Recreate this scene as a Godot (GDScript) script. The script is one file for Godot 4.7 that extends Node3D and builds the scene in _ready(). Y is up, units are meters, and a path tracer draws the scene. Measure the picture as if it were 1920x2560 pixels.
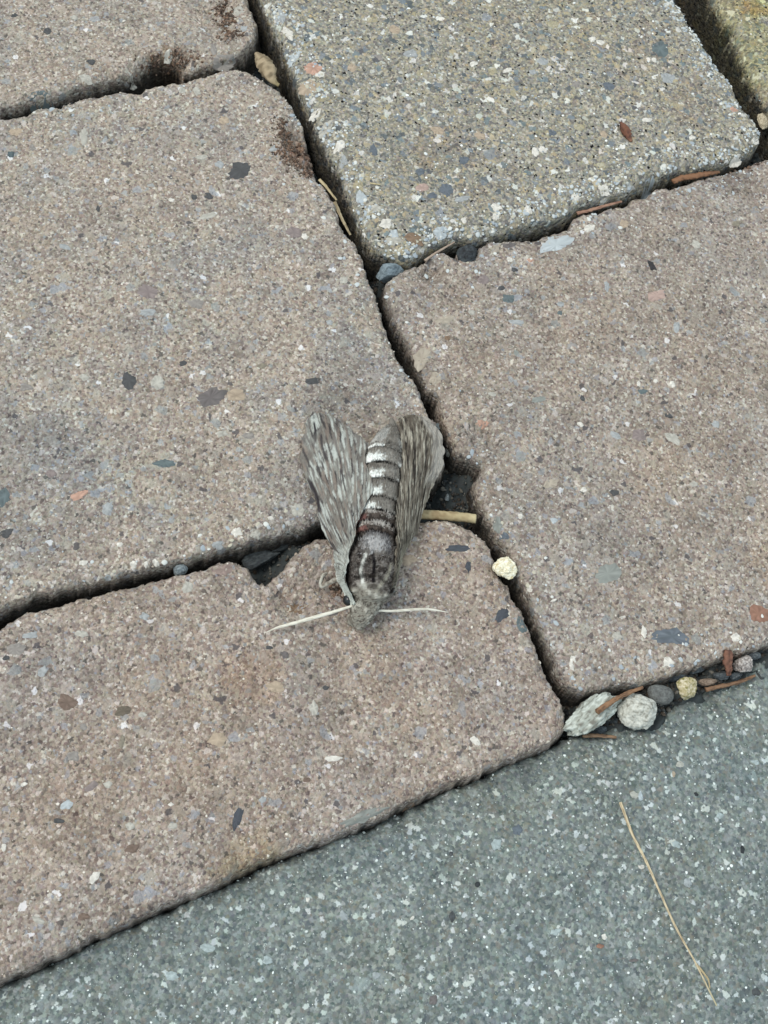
extends Node3D
# A hawk moth resting across a joint of worn concrete pavers. World axes follow the paving: x along the courses, z across them, y up.
# Tables are in millimetres; MM turns them into metres.
const MM := 0.001
const EDGES = {
	"U": {"b": [-51.1,-128.1,-43.9,-128.9,-37.1,-129.1,-31.5,-130.6,-21.5,-131.2,-17.2,-131.9,-14.5,-133.4,-12,-135,-9.2,-134.6,-5.3,-133.4,-5,-129.5,-0.2,-129.6,4.7,-129.8,12.4,-129.8], "r": [-148.7,18.7,-144.6,18.5,-139.8,18.4,-135.6,16.4,-132.1,13.8,-128.5,12]},
	"L": {"t": [-51.7,-125,-45.6,-125.2,-42,-126.7,-36.9,-126.3,-31.6,-127,-26.9,-126.2,-24.8,-126.9,-21,-126.6,-17.5,-125.3,-13.1,-126.9,-5.4,-126.2,-0.3,-126.5,4.2,-127.6,8.9,-126.6,13,-125], "r": [-122.7,14.7,-116.2,17.1,-112.8,17.9,-108.7,18.6,-106,19.2,-101.1,18.5,-94.6,17.4,-88.7,16.6,-86.6,17.3,-80.9,18.3,-75.2,17.7,-71.6,17.6,-68.2,19,-62.5,18.9,-55.8,18.3,-50.5,18.4,-46.6,17.8,-42.6,17.4,-39.2,17.3,-35.2,17,-31.3,17.9,-27.7,18.9,-24.4,19,-22.1,18.8,-19,18.5,-16.8,19.5,-11.6,18.9,-8,17.9], "b": [-81.3,-4.2,-77.2,-4.4,-72.9,-4.9,-66.7,-4.6,-61.4,-3.8,-56.5,-3.4,-52.1,-3.4,-45.7,-3.2,-41.3,-2.9,-34.8,-2.7,-30.2,-2.7,-25.6,-2.7,-20.3,-2.2,-16.7,-2,-14.3,-2.8,5.4,-3.3]},
	"M": {"t": [-82.2,-0.3,-79.4,-1.6,-76.3,-2.4,-70.5,-1.3,-66.1,-1.9,-62.2,-1.1,-58.7,-1.5,-53.8,-0.8,-48.6,-0.8,-44.4,-0.3,-40.1,-0.1,-37.2,-0.8,-33.6,0.3,-31.2,2.5,-30.6,8.1,-30,4.2,-29.6,7.2,-26.4,5.8,-22.6,3.7,-19,1.4,-15.2,1,-6.3,1.9,6.6,4.5,8.2,3.9,11.2,4.8,14.2,6,15.9,7], "r": [9.5,17.7,11.7,18.8,13.9,19.3,17.2,19.2,20.6,18.5,22.1,19.5,24.1,20.2,26.7,19.6,30.2,20.2,34,20,37.3,20,40.6,19.7,42.9,19.6,45.3,19.4,48.1,19.9,51.6,20.1,54.6,19.8], "b": [-97.8,63.3,-93.9,63,-85.9,62.5,-79.8,61.8,-73.7,61.7,-69.4,61.1,-61.1,60.9,-56.8,60.6,-52.1,60,-47.6,59.6,-39.8,59.8,-34.6,60,-28.2,59.9,-25.4,59.9,-19.7,59.2,-13.5,58.8,-6.2,58.4,-1.5,58.5,6,58,13.6,57.8,18.8,57.3]},
	"T": {"l": [-149.2,21.6,-140.1,21.3,-131.2,21.9,-121.9,21.2,-113.3,21.4,-106.2,21.4,-99.9,21.3,-94.3,21.3,-88.4,22.2,-83.6,21.9,-77.7,21.8,-72.9,21.5,-67.7,21.5,-63.6,21.5], "b": [25.4,-60.4,28.6,-59.5,31.4,-60.1,37,-61.5,42.4,-62.1,47,-60.5,52.4,-60.8,60.4,-61.1,71.8,-61.2,77.5,-63,85.3,-63.3,91.7,-63.6,99.8,-65.9,106.3,-66.2,119.4,-65.2,124.4,-65.9,132.5,-66.9], "r": [-120.5,134.7,-114.3,134.4,-109.6,134.8,-104.5,135,-98,135,-92.2,135.7,-89.1,135.5,-83.7,135,-77.8,135.5,-71.8,136.4]},
	"K": {"l": [-120.1,145.6,-115.3,146,-107.5,145.3,-101.6,144.1,-96.1,143.1,-90.3,142.3,-84.8,142.7,-77.8,142.2]},
	"R": {"t": [26.9,-57.8,29.9,-58,34.3,-59.6,38.5,-60.7,41.5,-56.4,41.8,-59.4,44.6,-55.7,46.2,-56.9,48.1,-59.1,51.7,-59.6,54.8,-59.2,59.4,-58.5,64,-57.6,68,-58,71.9,-57.8,74.9,-60.7,78,-61.2,81,-60.4,85.2,-61.2,90.4,-60.7,92.2,-62.1,96.2,-61.5,99.1,-63.1,101.6,-63.1,104.3,-62.2,108.1,-62.8,114.9,-63.1,120.5,-63.2,127.6,-63.5,134.5,-64.3], "l": [-48.9,20.4,-44.4,20.2,-39.9,20.6,-37,21,-33.2,21,-29.5,21.1,-25.9,21.1,-23.8,22.7,-22,22.2,-19.1,21.1,-14.7,20.8,-11.1,20.8,-8.2,21,-6,23.1,-3.4,25.2,-0.8,21.9,2.2,21.3,5.5,21.2,8,21.4,12.6,21.8,16,22.5,19.8,23.6,22,22.3,25.6,22.9,30,22.5,33.2,22.4,36.5,22.5,40.3,22.3,43.7,22.2,48,22], "b": [24.6,51.8,27.3,51.4,31.8,51.7,38.9,53.2,43.5,53.6,48.4,53.5,54.9,53.5,62.8,54.1,69.4,54.6]},
	"S": {"t": [-98.2,63.1,-86.2,62.3,-73.9,61.6,-61.3,60.9,-52.3,60.3,-39.8,59.8,-28.2,60,-13.4,58.9,-1.3,58.6,6.3,58,13.9,57.8,19.1,57.4,24.3,57.6,31.3,58.5,39.5,59.9,46.5,58.7,51.9,57.8,59.4,58,64.4,55.9,69.8,55.9]},
}
const PEBBLES = {   # per paver: x, z, half length, half width (mm), turn (degrees), colour
	"L": [-0.7,-95.5,3.4,2.8,-25,0,-51.6,-113.7,0.9,1.1,15,2,-33.9,-115.1,1.1,2.8,14,5,-7,-123,1.3,1.4,14,5,-3.5,-122.1,1,1.8,14,5,-8.7,-101.4,1.7,0.8,2,5,-5.2,-98.5,1.4,1.3,15,7,9.2,-99.7,1.4,1.1,2,7,-12.5,-84.5,3.1,1.1,-9,5,5.6,-74.5,2.4,2,40,9,7.7,-72.7,0.9,1.3,15,11,-31.9,-67.7,2.8,2.4,40,9,-22.4,-61.7,2,1.8,16,15,-33.4,-62.6,2.4,1.2,4,7,-42.5,-46.9,1.8,3.1,-7,0,-36.9,-44.3,1.7,1.9,17,5,-27,-37.5,4.2,2.6,-17,1,-30,-47.6,1,0.9,17,0,-4,-35,2.2,1.1,11,0,-63.8,-51.4,1.7,1.2,17,15,-40.9,-25.1,2.6,1.2,17,3,-59.9,-23.3,2.1,1.1,-11,14,-55.3,-18.5,1.3,2,50,7,-74.2,-27.6,1.4,2.5,18,3,-75.9,-19.3,1.7,1.3,-22,0,-64.7,-21.1,0.9,0.7,18,15,-64.1,-30,1.1,1.2,17,9,-55,-9.9,0.8,0.6,18,11,-14,-90.6,0.8,1.1,15,0,-10.6,-89.9,1.1,1.2,15,0,-36.5,-93.4,0.6,1.2,15,0,-46.5,-84.7,1.8,0.9,40,7,-21.4,-36.3,2.8,2,17,20,-27.2,-28.2,1.5,0.9,6,5,-22,-26.1,1.7,1.1,17,15,-51.6,-50.5,1.2,1,17,5,-55.2,-95,1.5,1,15,20,5.2,-48.5,0.9,1,16,7,12.4,-58.6,1.5,1.1,-7,5,-46.5,-114.4,1,1.1,15,15,-48.9,-120,2.3,1.4,1,20,0.1,-111.3,1.5,1.4,14,20,-13.5,-41.9,1.3,0.9,17,16,-19.3,-91.2,0.8,0.8,15,11,-49.2,-4,0.8,0.7,18,11,-53.6,-4.8,1,0.9,18,11,-51.2,-4.3,0.6,0.7,18,11,-59.2,-4,0.9,0.6,18,7,-63.1,-8.3,0.9,0.7,-4,11,-36,-3.9,1.5,1.1,18,7,-31.4,-5.3,1.5,1.4,18,11,-27.7,-3.6,1.3,1,18,5,-17.7,-6.2,1.5,1.9,18,5,-23.6,-6.1,0.8,0.6,18,11],
	"U": [-25.9,-137,1.2,1,14,0,-33.9,-149.1,1.2,1.3,-13,0,-40.4,-156.1,1.1,0.8,-1,0,-40.9,-128.8,3.7,2.7,1,3,-7,-135.1,1.2,2,40,5,-17.5,-131.6,1.1,1,14,5,4.7,-133.7,1.1,2.4,13,15,11,-143.4,1,2.8,13,7,6.1,-129.9,3.3,2,1,15,-28.7,-132.3,1.9,1.7,14,5,14.5,-139.1,1.3,1.4,13,7,15,-145.8,1.8,2.1,13,5,-26.3,-152.1,1.2,0.9,13,5],
	"M": [-80.2,5,2.3,1.6,2,15,-82.3,6.2,0.7,0.7,19,0,-76.5,11.2,1.2,1.7,34,7,-73.6,18.7,2.4,1.9,39,13,-64,23.7,1.9,1.2,3,17,-60.8,25.6,1,0.7,19,5,-72,24.3,0.8,0.9,19,15,-75.1,29.1,1.6,1.3,58,15,-73.6,35.7,2.1,0.9,-12,9,-78.7,37.6,1.5,1,4,8,-80.9,39.9,1.2,0.6,20,0,-49.8,51,1.1,2.3,39,18,-77.3,51.9,0.9,1.7,53,11,-30.6,23.1,1.1,1,19,1,-33,20.8,1,0.5,19,0,-28.6,46,1.8,0.7,15,11,-44,49.1,0.8,0.8,20,7,-24.8,13.9,2.4,1.7,18,12,12.1,12.7,3.1,1,18,18,12.8,17.3,0.8,1.4,18,18,15.6,29.6,1.4,2.5,51,18,18.5,32.8,1.1,2.3,-1,3,-44.6,3.1,1.7,1.6,-3,5,-36.5,1.8,2.9,1.3,2,10,-25,32.4,0.8,0.6,19,0,-28.7,35.4,1,1.8,19,5,-70.6,36.4,1,0.8,20,5,-69.6,49.2,1.5,1.1,20,13,-61.6,47.9,1.1,0.7,20,5,-68.9,45.3,1,0.8,20,5,-60.5,44,0.7,0.5,20,11,-88.7,55.6,1.7,0.6,39,5,-91.3,41.2,0.7,0.9,20,11,-27.1,58.6,5.9,1,-4,4,-0.2,52.3,1.3,0.8,55,11,1,11.9,2.2,1.5,18,20,-1.9,6.1,2.6,1.8,18,20,-34.9,48.3,0.9,0.6,20,13,-76.5,3.4,1.7,0.9,8,7,-67.3,6.1,1.4,1,19,5,-54.8,6.4,1.2,1,19,7,-34.5,29.1,2.4,1.4,19,20,-48.5,35.2,1.9,1.6,19,20,-65.8,29.2,0.6,1.5,19,16,-16.3,59.9,2,0.8,-4,12,-81,57.8,1.1,0.8,20,13,-85.1,31.2,0.9,0.5,-1,11,23.1,14.2,1.1,0.8,18,18],
	"R": [22.4,-33.5,1.9,3,52,21,23.5,-27.6,1.4,1.9,51,21,66.6,-54,5,2.6,-1,8,77.2,-56.3,1.8,1.2,-6,11,87.5,-41.9,0.9,2,-5,24,45,-49.4,1.9,1.7,16,9,48.6,-43,1.7,1.4,16,3,48,-46.1,1.1,0.7,5,0,53.3,-50,1.1,0.7,16,0,53.4,-53,0.9,0.9,16,11,58.4,-51.6,0.9,0.8,16,14,55,-57.2,2.4,1.2,4,1,47.6,-36.4,2.1,0.8,28,7,73.7,-39.4,0.7,1.9,16,7,60.2,-37.9,1.1,1,16,7,59.2,-35.6,0.9,0.8,16,3,85.7,-24,1,1.9,40,7,69.4,-10.1,1.5,0.8,6,3,69.2,-12.2,0.6,0.9,17,11,73.5,-11.8,0.7,0.7,17,11,77.1,-9.8,0.9,1,17,11,54.6,-12.7,0.7,1.1,17,0,72.2,-2.4,1.3,0.8,40,0,44.3,-15.5,2.3,1.1,8,4,57.9,-1.4,1.8,1.1,46,7,63.4,0.3,1.9,1.9,17,9,70.5,3.1,2.3,1.6,64,5,41.2,28.6,3.6,2.7,-1,4,48.5,46,4.8,2,24,19,69.4,47.7,2.9,2.4,19,23,61.9,50.8,1.4,1.2,19,11,45.2,50.8,1.6,1.5,19,11,43.1,43.1,0.8,1.6,19,11,24.9,44.7,0.7,1.2,19,11,25.8,43.5,0.8,0.9,19,11,37.2,42,1.3,1,19,5,29.6,-13.8,1.9,1,17,14,34,1.7,1.4,0.9,17,15,38,5,2.1,1.4,-3,21,44.8,8.7,0.8,0.8,18,11,35,13.5,1,0.8,40,8,28.3,10.1,0.8,0.7,18,11,22.8,10.3,1.1,1.9,18,4,23.1,13.4,1.2,1,18,19,23.6,26.1,0.7,0.9,18,11,27.4,30.3,0.9,0.4,-6,11,31.3,-41.6,2.5,1.1,-6,21,38.4,-41.8,1,1,16,5,30.1,-36.8,0.9,0.9,16,12,44.4,-28.6,0.8,1,16,4,34.4,-19.9,1,0.7,17,5,101.8,-44.5,1.6,1.6,15,5,70.1,15.2,1.2,0.9,18,5,51.1,-6.7,0.9,0.7,17,11,82.5,2.9,1.1,1.1,17,7,107.6,-19.4,1,1.1,16,7,84.6,-33.3,3.3,1.6,-5,22,86.3,-55.1,1.6,1.6,15,20,115.1,-47.2,1.3,1.3,15,16,51.2,11.3,1.3,1,18,0,15.4,-11.4,1.9,1,-14,15],
	"T": [32,-64,2.6,2.1,34,12,39.1,-64.3,2,1.6,4,8,27.1,-69.7,1.9,1.7,-7,11,27.9,-66.4,1.5,2,15,8,72.2,-80.5,1.3,1.6,15,11,74.7,-80.6,1.3,1.3,15,11,120.7,-104.3,3.6,3.2,7,3,48.1,-71.8,2.3,1,3,7,45.2,-75.3,2,2,15,19,41,-82.2,1.2,1.5,15,19,32.3,-91.5,1.1,2.5,15,19,53.3,-82.8,1.7,1.5,15,19,41.2,-74.5,1.5,1.2,15,19,27.3,-64.8,1.9,1.2,15,5,62.8,-64.3,1.2,1.6,15,11,54.3,-64.7,1.1,1.6,15,11,46.1,-65.7,0.8,1.2,15,11,85,-65.4,2,1.4,4,11,76.6,-65,1.4,1.1,15,11,67.6,-67.4,1,1.1,15,7,26.8,-120.1,2.9,2.7,40,14,23.3,-114.9,2.5,2.2,-10,20,27.6,-117.9,1.7,1.3,-10,11,24.3,-133.2,1.3,2.6,-11,11,23.2,-125.1,1.6,3,53,8,22.4,-106.4,1.2,2.5,53,11,23.1,-101,1.3,3.1,53,5,24.5,-94.8,1.5,2.5,52,11,24,-90.5,1.2,1.9,15,7,24.4,-79,1.3,2,15,8,26.5,-74.8,1.5,1.6,15,5,24.1,-138.9,1.6,2.5,13,7,76.2,-107.4,1.6,0.9,-9,11,68.1,-111.5,1.5,0.9,-10,11,86.7,-107.7,1.8,1.4,14,7,82.5,-105.2,1.3,1.1,14,7,103.3,-111.6,1.4,1.1,-9,11,105,-110.1,1.4,1.2,13,11,95.1,-108.5,1,1,14,5,118,-94.3,2.5,2,14,7,117.2,-101,1,1,14,11,131.5,-99.3,0.7,0.9,14,11,131.1,-79.7,1.3,1.3,14,14,132.4,-69.4,1.8,0.9,-2,11,125.5,-65.9,2.8,1.1,-11,11,115.2,-74.1,1.2,0.9,-7,11,106.1,-82.5,1.6,0.9,3,11,92.4,-81.3,1.1,1.2,14,20,79.2,-85.3,1.3,1.2,14,19,100.6,-95.8,1.9,1.7,14,19,92.3,-98.5,1.7,1.4,14,15,39.7,-77.5,2.2,1.5,-18,22,55.3,-67,1.5,1.5,15,11,106.8,-64.8,1.8,1,-7,7,99.9,-65.3,1.9,1.4,4,8,53.3,-118.6,2.2,1.5,1,7,47,-104.9,1.1,0.7,14,7,51.7,-127.5,1.6,1.7,13,20,36.3,-117.8,1.3,1.6,14,20,44.6,-119.3,1.1,1.4,14,15,50.4,-93.4,1.8,1.4,14,20,60.2,-88.9,1.6,1.6,14,20],
	"S": [1.8,71.2,1.2,1.2,20,19,-12.6,70.8,0.5,0.6,20,0,-9.9,77.8,0.6,0.6,20,24,22.4,86.3,0.8,0.5,20,11,27.3,73.1,1.3,0.8,20,5,39.8,77.3,0.7,0.4,50,24,43.7,90.6,0.6,0.9,20,24,-16.9,81.5,0.7,1.2,20,0,1,91.2,1.4,0.8,3,6,-52.2,76.5,1.3,0.9,39,6,-25.7,93.9,1,1,21,1,8.1,96.6,0.8,0.5,21,23,31.2,84.8,1.1,0.9,20,6,12.6,78.8,1,1,20,7,-24.2,79.1,0.7,0.4,-17,11,-41.7,69.1,0.5,0.6,20,11,9.7,95.3,0.6,0.7,21,11,33.7,115.1,1,0.9,21,0,13.3,101.3,1.2,0.4,21,1,-3.5,72.1,1.4,1.1,20,6,-36.3,74.2,0.9,1,-8,7,-61.8,70.6,1.5,1,21,6,-69.3,72.9,1.4,0.8,21,6,42.5,83,1,0.7,20,6,30.1,92.2,1.1,1.3,20,7,-34.3,86.2,0.9,0.7,21,7,28.4,73.7,0.6,1.1,20,8,55.2,75.8,1.1,0.6,20,6,37.2,72.1,0.5,0.7,20,20,39.4,70.7,1.2,0.8,20,5],
}
const STONES = {   # x, y, z, half length, half width (mm), turn (degrees)
	"wedge": [24.1,-2.5,-59,3.8,2.3,4],
	"dark_notch": [43.8,-1.2,-57.8,2.7,3.1,52],
	"pale_long": [25.8,-1.3,55.5,7,3,-16],
	"round_white": [35,-1.6,57.7,3.9,3.7,19],
	"grey_flat": [41.5,-2,56.2,2.8,2,34],
	"yellow": [47.2,-1.4,57,2.8,2.4,40],
	"brown_small": [53.1,-3.5,57.1,2,1,14],
	"pink_rock": [62,-2,56.5,2.2,1.9,0],
	"joint_small": [-44.9,-3.2,-2,1.6,1.2,2],
	"recess": [-27.5,-7.4,-0.8,4.2,2.3,-3],
	"crumb": [19.9,0.4,20.3,2.5,2.2,40],
	"tiny_crumb": [140.2,-1.5,-76.6,1.5,2.4,14],
	"gap_chip": [16.7,-6.5,-1.2,0.6,1,18],
	"dark_a": [30.5,-6,57.9,1.7,1.2,19],
	"dark_b": [27.4,-6,58.1,1.5,1,19],
	"dark_c": [47.9,-5,53.4,2.3,1,5],
	"dark_d": [53.3,-5,53.6,2.1,1,0],
	"dark_e": [57,-4.5,56.7,1.8,1.1,19],
	"dark_f": [66.2,-4,55.3,1.4,1,19],
	"blue_a": [21,-4.5,-17.4,0.9,1.2,17],
	"blue_b": [20.8,-5,-11.3,0.9,1.3,17],
	"edge_a": [-29.2,-3,59.4,1.4,0.5,5],
	"dark_g": [60.2,-4.2,57.9,1.4,0.9,19],
	"dark_h": [-22,-8,-2.2,2.5,1.3,-3],
}
const TWIGS = {   # x, y, z of the points along it (mm)
	"stick": [5.5,-2.2,1.2,13.8,-2.2,4.4,19.4,-2.2,6.9],
	"straw": [23.7,-3,73.4,23.1,-2.6,79.9,23.3,-2.3,85.2,23.3,-2.2,91.8,23.4,-2.3,98.8,24.2,-2.6,105.4,24.5,-2.8,110.1,24.8,-3.1,114.3],
	"straw_split": [24.3,-2.8,106.2,25.3,-2.9,109.3,25,-3.1,111.1],
	"rust_joint": [105.3,-0.6,-64.1,108.2,-0.4,-64.5,111.6,-0.4,-64.1,115.4,-0.6,-64.1,119.5,-1,-64],
	"rust_flat": [76.3,-0.8,-61.8,80.6,-0.7,-61.8,85.2,-0.7,-62,89.4,-0.9,-62.2],
	"bud_t": [98.3,2.3,-83.4,98,2.8,-80.5,98.2,2.3,-76.9],
	"sliver_a": [17,-0.6,-88.3,17.9,-0.6,-85.7,19.1,-1,-81.6],
	"sliver_b": [18.5,-1.2,-81.3,18.7,-1.6,-76.1,19.3,-2.4,-71.9],
	"twig_tr": [33.2,-0.2,-58.6,36.7,-0.1,-59.9,42.5,-0.6,-61.9],
	"pod": [15.2,-1,-131,15.5,0,-127.7,15.7,0.3,-124.3,16,0,-120.7,17.2,-0.8,-119.3],
	"br_a": [25,2.4,55.7,28,2.1,54.9,32.3,1.4,54.2,37.3,0.3,53.9],
	"br_b": [51.7,-3,58.5,55.1,-3,58.9,59.4,-3.2,59.4,63.9,-3.4,59.3],
	"br_c": [22.4,-4,58.3,25.5,-3.8,59.5,29,-3.8,61.1],
	"bud_r": [58.9,0.2,52.8,58.1,-0.3,54.6,57.8,-2.4,57.4],
	"thin_dark": [63.8,-0.6,53.3,62.5,-1.2,54,61.3,-2.2,55.1],
	"hair_t": [27.5,2.4,-81.8,29.8,2.4,-80.8],
}
const SPINE = [9.6,0.8,-20.4,0.4,8.5,1.7,-17.8,1.2,6.2,3,-14.8,2.8,3.4,4,-10.3,3.9,2,4.3,-7,3.8,0.4,4.3,-3.2,3.6,-1.3,4.3,-0.2,3.4,-3.2,4.4,2.8,3.9,-4.4,4.6,5.2,4,-5.4,5,7.5,4,-6.5,5.4,9.7,4.7,-8.4,5.6,12.5,5.4,-9.8,5.5,15.4,5.3,-10.7,5.1,17.9,4.5,-11.6,4.5,19.3,3.1,-13.1,3.9,20.9,2.7,-14.2,3.1,22.2,2.1,-15,2.4,23.7,0.7]   # x, y, z, half width (mm), tail to head
const WING_LEFT = [-14.4,5.2,19.5,-15.3,3.6,18.9,-14.9,6.8,17.4,-15.5,4.2,16.1,-15.5,7.8,15,-16,4.8,13.5,-14.5,8.6,12.9,-15.7,5,10.9,-12.9,9,10.1,-15,4.2,8.5,-10.2,8.4,6.4,-14.2,3.2,5.6,-8.3,7.6,3.3,-14.5,2.4,2.1,-5.5,7.2,0.2,-14.1,1.8,-3,-2.2,7,-3.2,-13.5,1.6,-7.5,-1.5,6.4,-7,-13.7,1.4,-11.9,-1.2,5.6,-10.6,-13.5,1.3,-15.9,1.2,4.4,-14.4,-11.7,1,-20.3,0.2,3.2,-17.6,-9.9,1.1,-23.8,-1.2,2.4,-20.8,-9,1.2,-25.3,-2.5,1.8,-23.6,-6.9,1.2,-26.7]   # inner edge point, outer edge point (mm) from root to tip
const WING_RIGHT = [-7,7,19.2,-5.3,5,18.3,-4.9,8.4,15.5,-3.2,5,15.3,-3.1,8.6,11.8,0.3,4,10.8,-1.4,8,7.7,3.9,2.8,8,0.1,7.6,3.9,7.1,2,3.9,2,7.4,0.2,9.9,1.5,0.7,4.1,6.8,-3.3,12.3,1.2,-2.3,5.9,6,-7.1,14.6,1,-4.3,7.4,5,-10.7,17.1,0.8,-7.7,8.9,4,-14.5,18.5,0.9,-11.7,9.9,3,-17.9,18,1.2,-16.4,11.3,2.2,-19.3,16.3,1.3,-18.8]   # inner edge point, outer edge point (mm) from root to tip
const FEELER_LEFT = [-14.9,4.6,19.2,-16.9,4,19,-19.3,3.4,18.8,-22.9,2.8,18.5,-27.4,2,18.1,-30.4,1.5,17.8,-33.3,1,17.9]
const FEELER_RIGHT = [-11.3,4.4,21.9,-10,4,21.7,-7,3.2,22.5,-2.4,2.4,23.4,0.6,1.9,24.2,4.3,1.3,25.9]
const LEG = [-14.9,4,12.7,-16,2.6,12.2,-17.3,1.6,12.1,-18.7,0.6,12,-18.5,0.5,10.9,-17.7,0.4,9.9,-16.6,0.3,9.4]
const PALP_LEFT = [-15.5,3.4,20.3,-16.1,2.8,21.5,-15.9,2.2,22.8]
const PALP_RIGHT = [-11.7,3.2,21.3,-12.6,2.6,22.2,-14.1,2.1,23.4]
const EYE = [-15.2,4,17.6,-10.1,3.6,20.4]
const BANDS = [4.9,-12.3,3.9,-11.4,1.8,-8,0.5,-4.5,-1.1,-0.6,-3,2.2,-4.4,4.5,-5.5,6.9]   # abdomen rings (x, z)
const PALE_LEFT = [-9.8,11.4,-11.3,13.2,-12,14.4,-12.3,16.4,-12.3,17.7]
const PALE_RIGHT = [-5.6,14.9,-6.7,16.5,-8.5,17.9,-10.5,19.2]
const DARK_MID = [-8.4,11,-9,13.8,-10.4,17.2]
const WHITE_SPOT = [-7.2,9.6]
# camera: forward [ 0.2572737  -0.90630779 -0.33528561] right [0.92501633 0.13059623 0.35677641] up [ 0.2795622   0.40193385 -0.87194848] at [-64.31842424 226.57694676  83.82140241]

var used := {}
var rng := RandomNumberGenerator.new()
var n_edge: FastNoiseLite
var n_rough: FastNoiseLite
var n_low: FastNoiseLite
var n_mid: FastNoiseLite
var n_fine: FastNoiseLite
var n_tint: FastNoiseLite
var n_tint2: FastNoiseLite
var ico_v := {}
var ico_i := {}
var M := {}
var slabs := {}
var pavement: Node3D
var mounds: Array = []

# ------------------------------------------------------------------ naming
func numbered(called: String) -> String:
	var k: int = used.get(called, 0)
	used[called] = k + 1
	return called if k == 0 else "%s_%03d" % [called, k]

func put(called: String, mesh: Mesh, mat: Material, parent: Node) -> MeshInstance3D:
	var o := MeshInstance3D.new()
	o.name = numbered(called)
	o.mesh = mesh
	o.material_override = mat
	o.cast_shadow = GeometryInstance3D.SHADOW_CASTING_SETTING_ON
	parent.add_child(o, true)
	return o

func tag(o: Node, label: String, category: String, group := "") -> void:
	o.set_meta("label", label)
	o.set_meta("category", category)
	if group != "":
		o.set_meta("group", group)

func thing(called: String, at: Vector3, label: String, category: String, group := "") -> Node3D:
	var o := Node3D.new()
	o.name = numbered(called)
	add_child(o, true)
	o.position = at
	tag(o, label, category, group)
	return o

func make_noise(sd: int, wave: float, octaves := 1, kind := FastNoiseLite.TYPE_SIMPLEX_SMOOTH) -> FastNoiseLite:
	var n := FastNoiseLite.new()
	n.seed = sd
	n.noise_type = kind
	n.frequency = 1.0 / wave
	n.fractal_type = FastNoiseLite.FRACTAL_FBM if octaves > 1 else FastNoiseLite.FRACTAL_NONE
	n.fractal_octaves = octaves
	return n

func srgb(r: float, g: float, b: float) -> Color:   # 0..255 sRGB to linear
	return Color(r / 255.0, g / 255.0, b / 255.0).srgb_to_linear()

# ------------------------------------------------------------------ textures
func lut(entries: Array, jitter: int, sd: int) -> PackedInt32Array:
	# entries: [share, r, g, b, alpha]; what is left of 1 stays clear
	var r := RandomNumberGenerator.new()
	r.seed = sd
	var o := PackedInt32Array()
	o.resize(256)
	for i in 256:
		var p := r.randf()
		var v := 0
		for e in entries:
			if p < e[0]:
				var j := r.randi_range(-jitter, jitter)
				var cr := clampi(e[1] + j + r.randi_range(-3, 3), 0, 255)
				var cg := clampi(e[2] + j + r.randi_range(-2, 2), 0, 255)
				var cb := clampi(e[3] + j + r.randi_range(-3, 3), 0, 255)
				v = cr | (cg << 8) | (cb << 16) | (int(e[4]) << 24)
				break
			p -= e[0]
		o[i] = v
	return o

func cells(size: int, cell: float, warp: float, sd: int, what: int) -> Image:
	var n := FastNoiseLite.new()
	n.seed = sd
	n.noise_type = FastNoiseLite.TYPE_CELLULAR
	n.frequency = 1.0 / cell
	n.cellular_jitter = 1.0
	n.cellular_return_type = what
	n.cellular_distance_function = FastNoiseLite.DISTANCE_EUCLIDEAN
	n.fractal_type = FastNoiseLite.FRACTAL_NONE
	if warp > 0.0:
		n.domain_warp_enabled = true
		n.domain_warp_type = FastNoiseLite.DOMAIN_WARP_SIMPLEX_REDUCED
		n.domain_warp_amplitude = warp
		n.domain_warp_frequency = 1.0 / (cell * 0.9)
		n.domain_warp_fractal_type = FastNoiseLite.DOMAIN_WARP_FRACTAL_NONE
	return n.get_image(size, size, false, false, false)

func painted(size: int, layers: Array) -> Image:
	# layers: [cell size in texels, warp, seed, lookup table]
	var base: Image = null
	for l in layers:
		var src := cells(size, l[0], l[1], l[2], FastNoiseLite.RETURN_CELL_VALUE).get_data()
		var table: PackedInt32Array = l[3]
		var o := PackedInt32Array()
		o.resize(size * size)
		for i in size * size:
			o[i] = table[src[i]]
		var im := Image.create_from_data(size, size, false, Image.FORMAT_RGBA8, o.to_byte_array())
		if base == null:
			base = im
		else:
			base.blend_rect(im, Rect2i(0, 0, size, size), Vector2i.ZERO)
	base.convert(Image.FORMAT_RGB8)
	return base

func relief(size: int, parts: Array) -> Image:
	# parts: [cell size, warp, seed, weight]; domed grains, added up
	var sum := PackedFloat32Array()
	sum.resize(size * size)
	for p in parts:
		var src := cells(size, p[0], p[1], p[2], FastNoiseLite.RETURN_DISTANCE).get_data()
		var w: float = p[3] / 255.0
		for i in size * size:
			sum[i] -= w * src[i]
	var lo := 1e9
	var hi := -1e9
	for i in range(0, size * size, 37):
		lo = minf(lo, sum[i])
		hi = maxf(hi, sum[i])
	var o := PackedByteArray()
	o.resize(size * size)
	var k := 255.0 / (hi - lo)
	for i in size * size:
		o[i] = clampi(int((sum[i] - lo) * k), 0, 255)
	return Image.create_from_data(size, size, false, Image.FORMAT_L8, o)

func stone_mat(color: Image, bump: Image, depth_cm: float, span: float, offset: Vector3, rough := 0.92) -> StandardMaterial3D:
	var m := StandardMaterial3D.new()
	m.albedo_texture = tex(color)
	m.vertex_color_use_as_albedo = true
	m.roughness = rough
	m.metallic_specular = 0.35
	m.heightmap_enabled = true
	m.heightmap_texture = tex(bump)
	m.heightmap_scale = depth_cm
	m.uv1_triplanar = true
	m.uv1_world_triplanar = true
	m.uv1_triplanar_sharpness = 6.0
	m.uv1_scale = Vector3.ONE / span
	m.uv1_offset = offset
	return m

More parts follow.
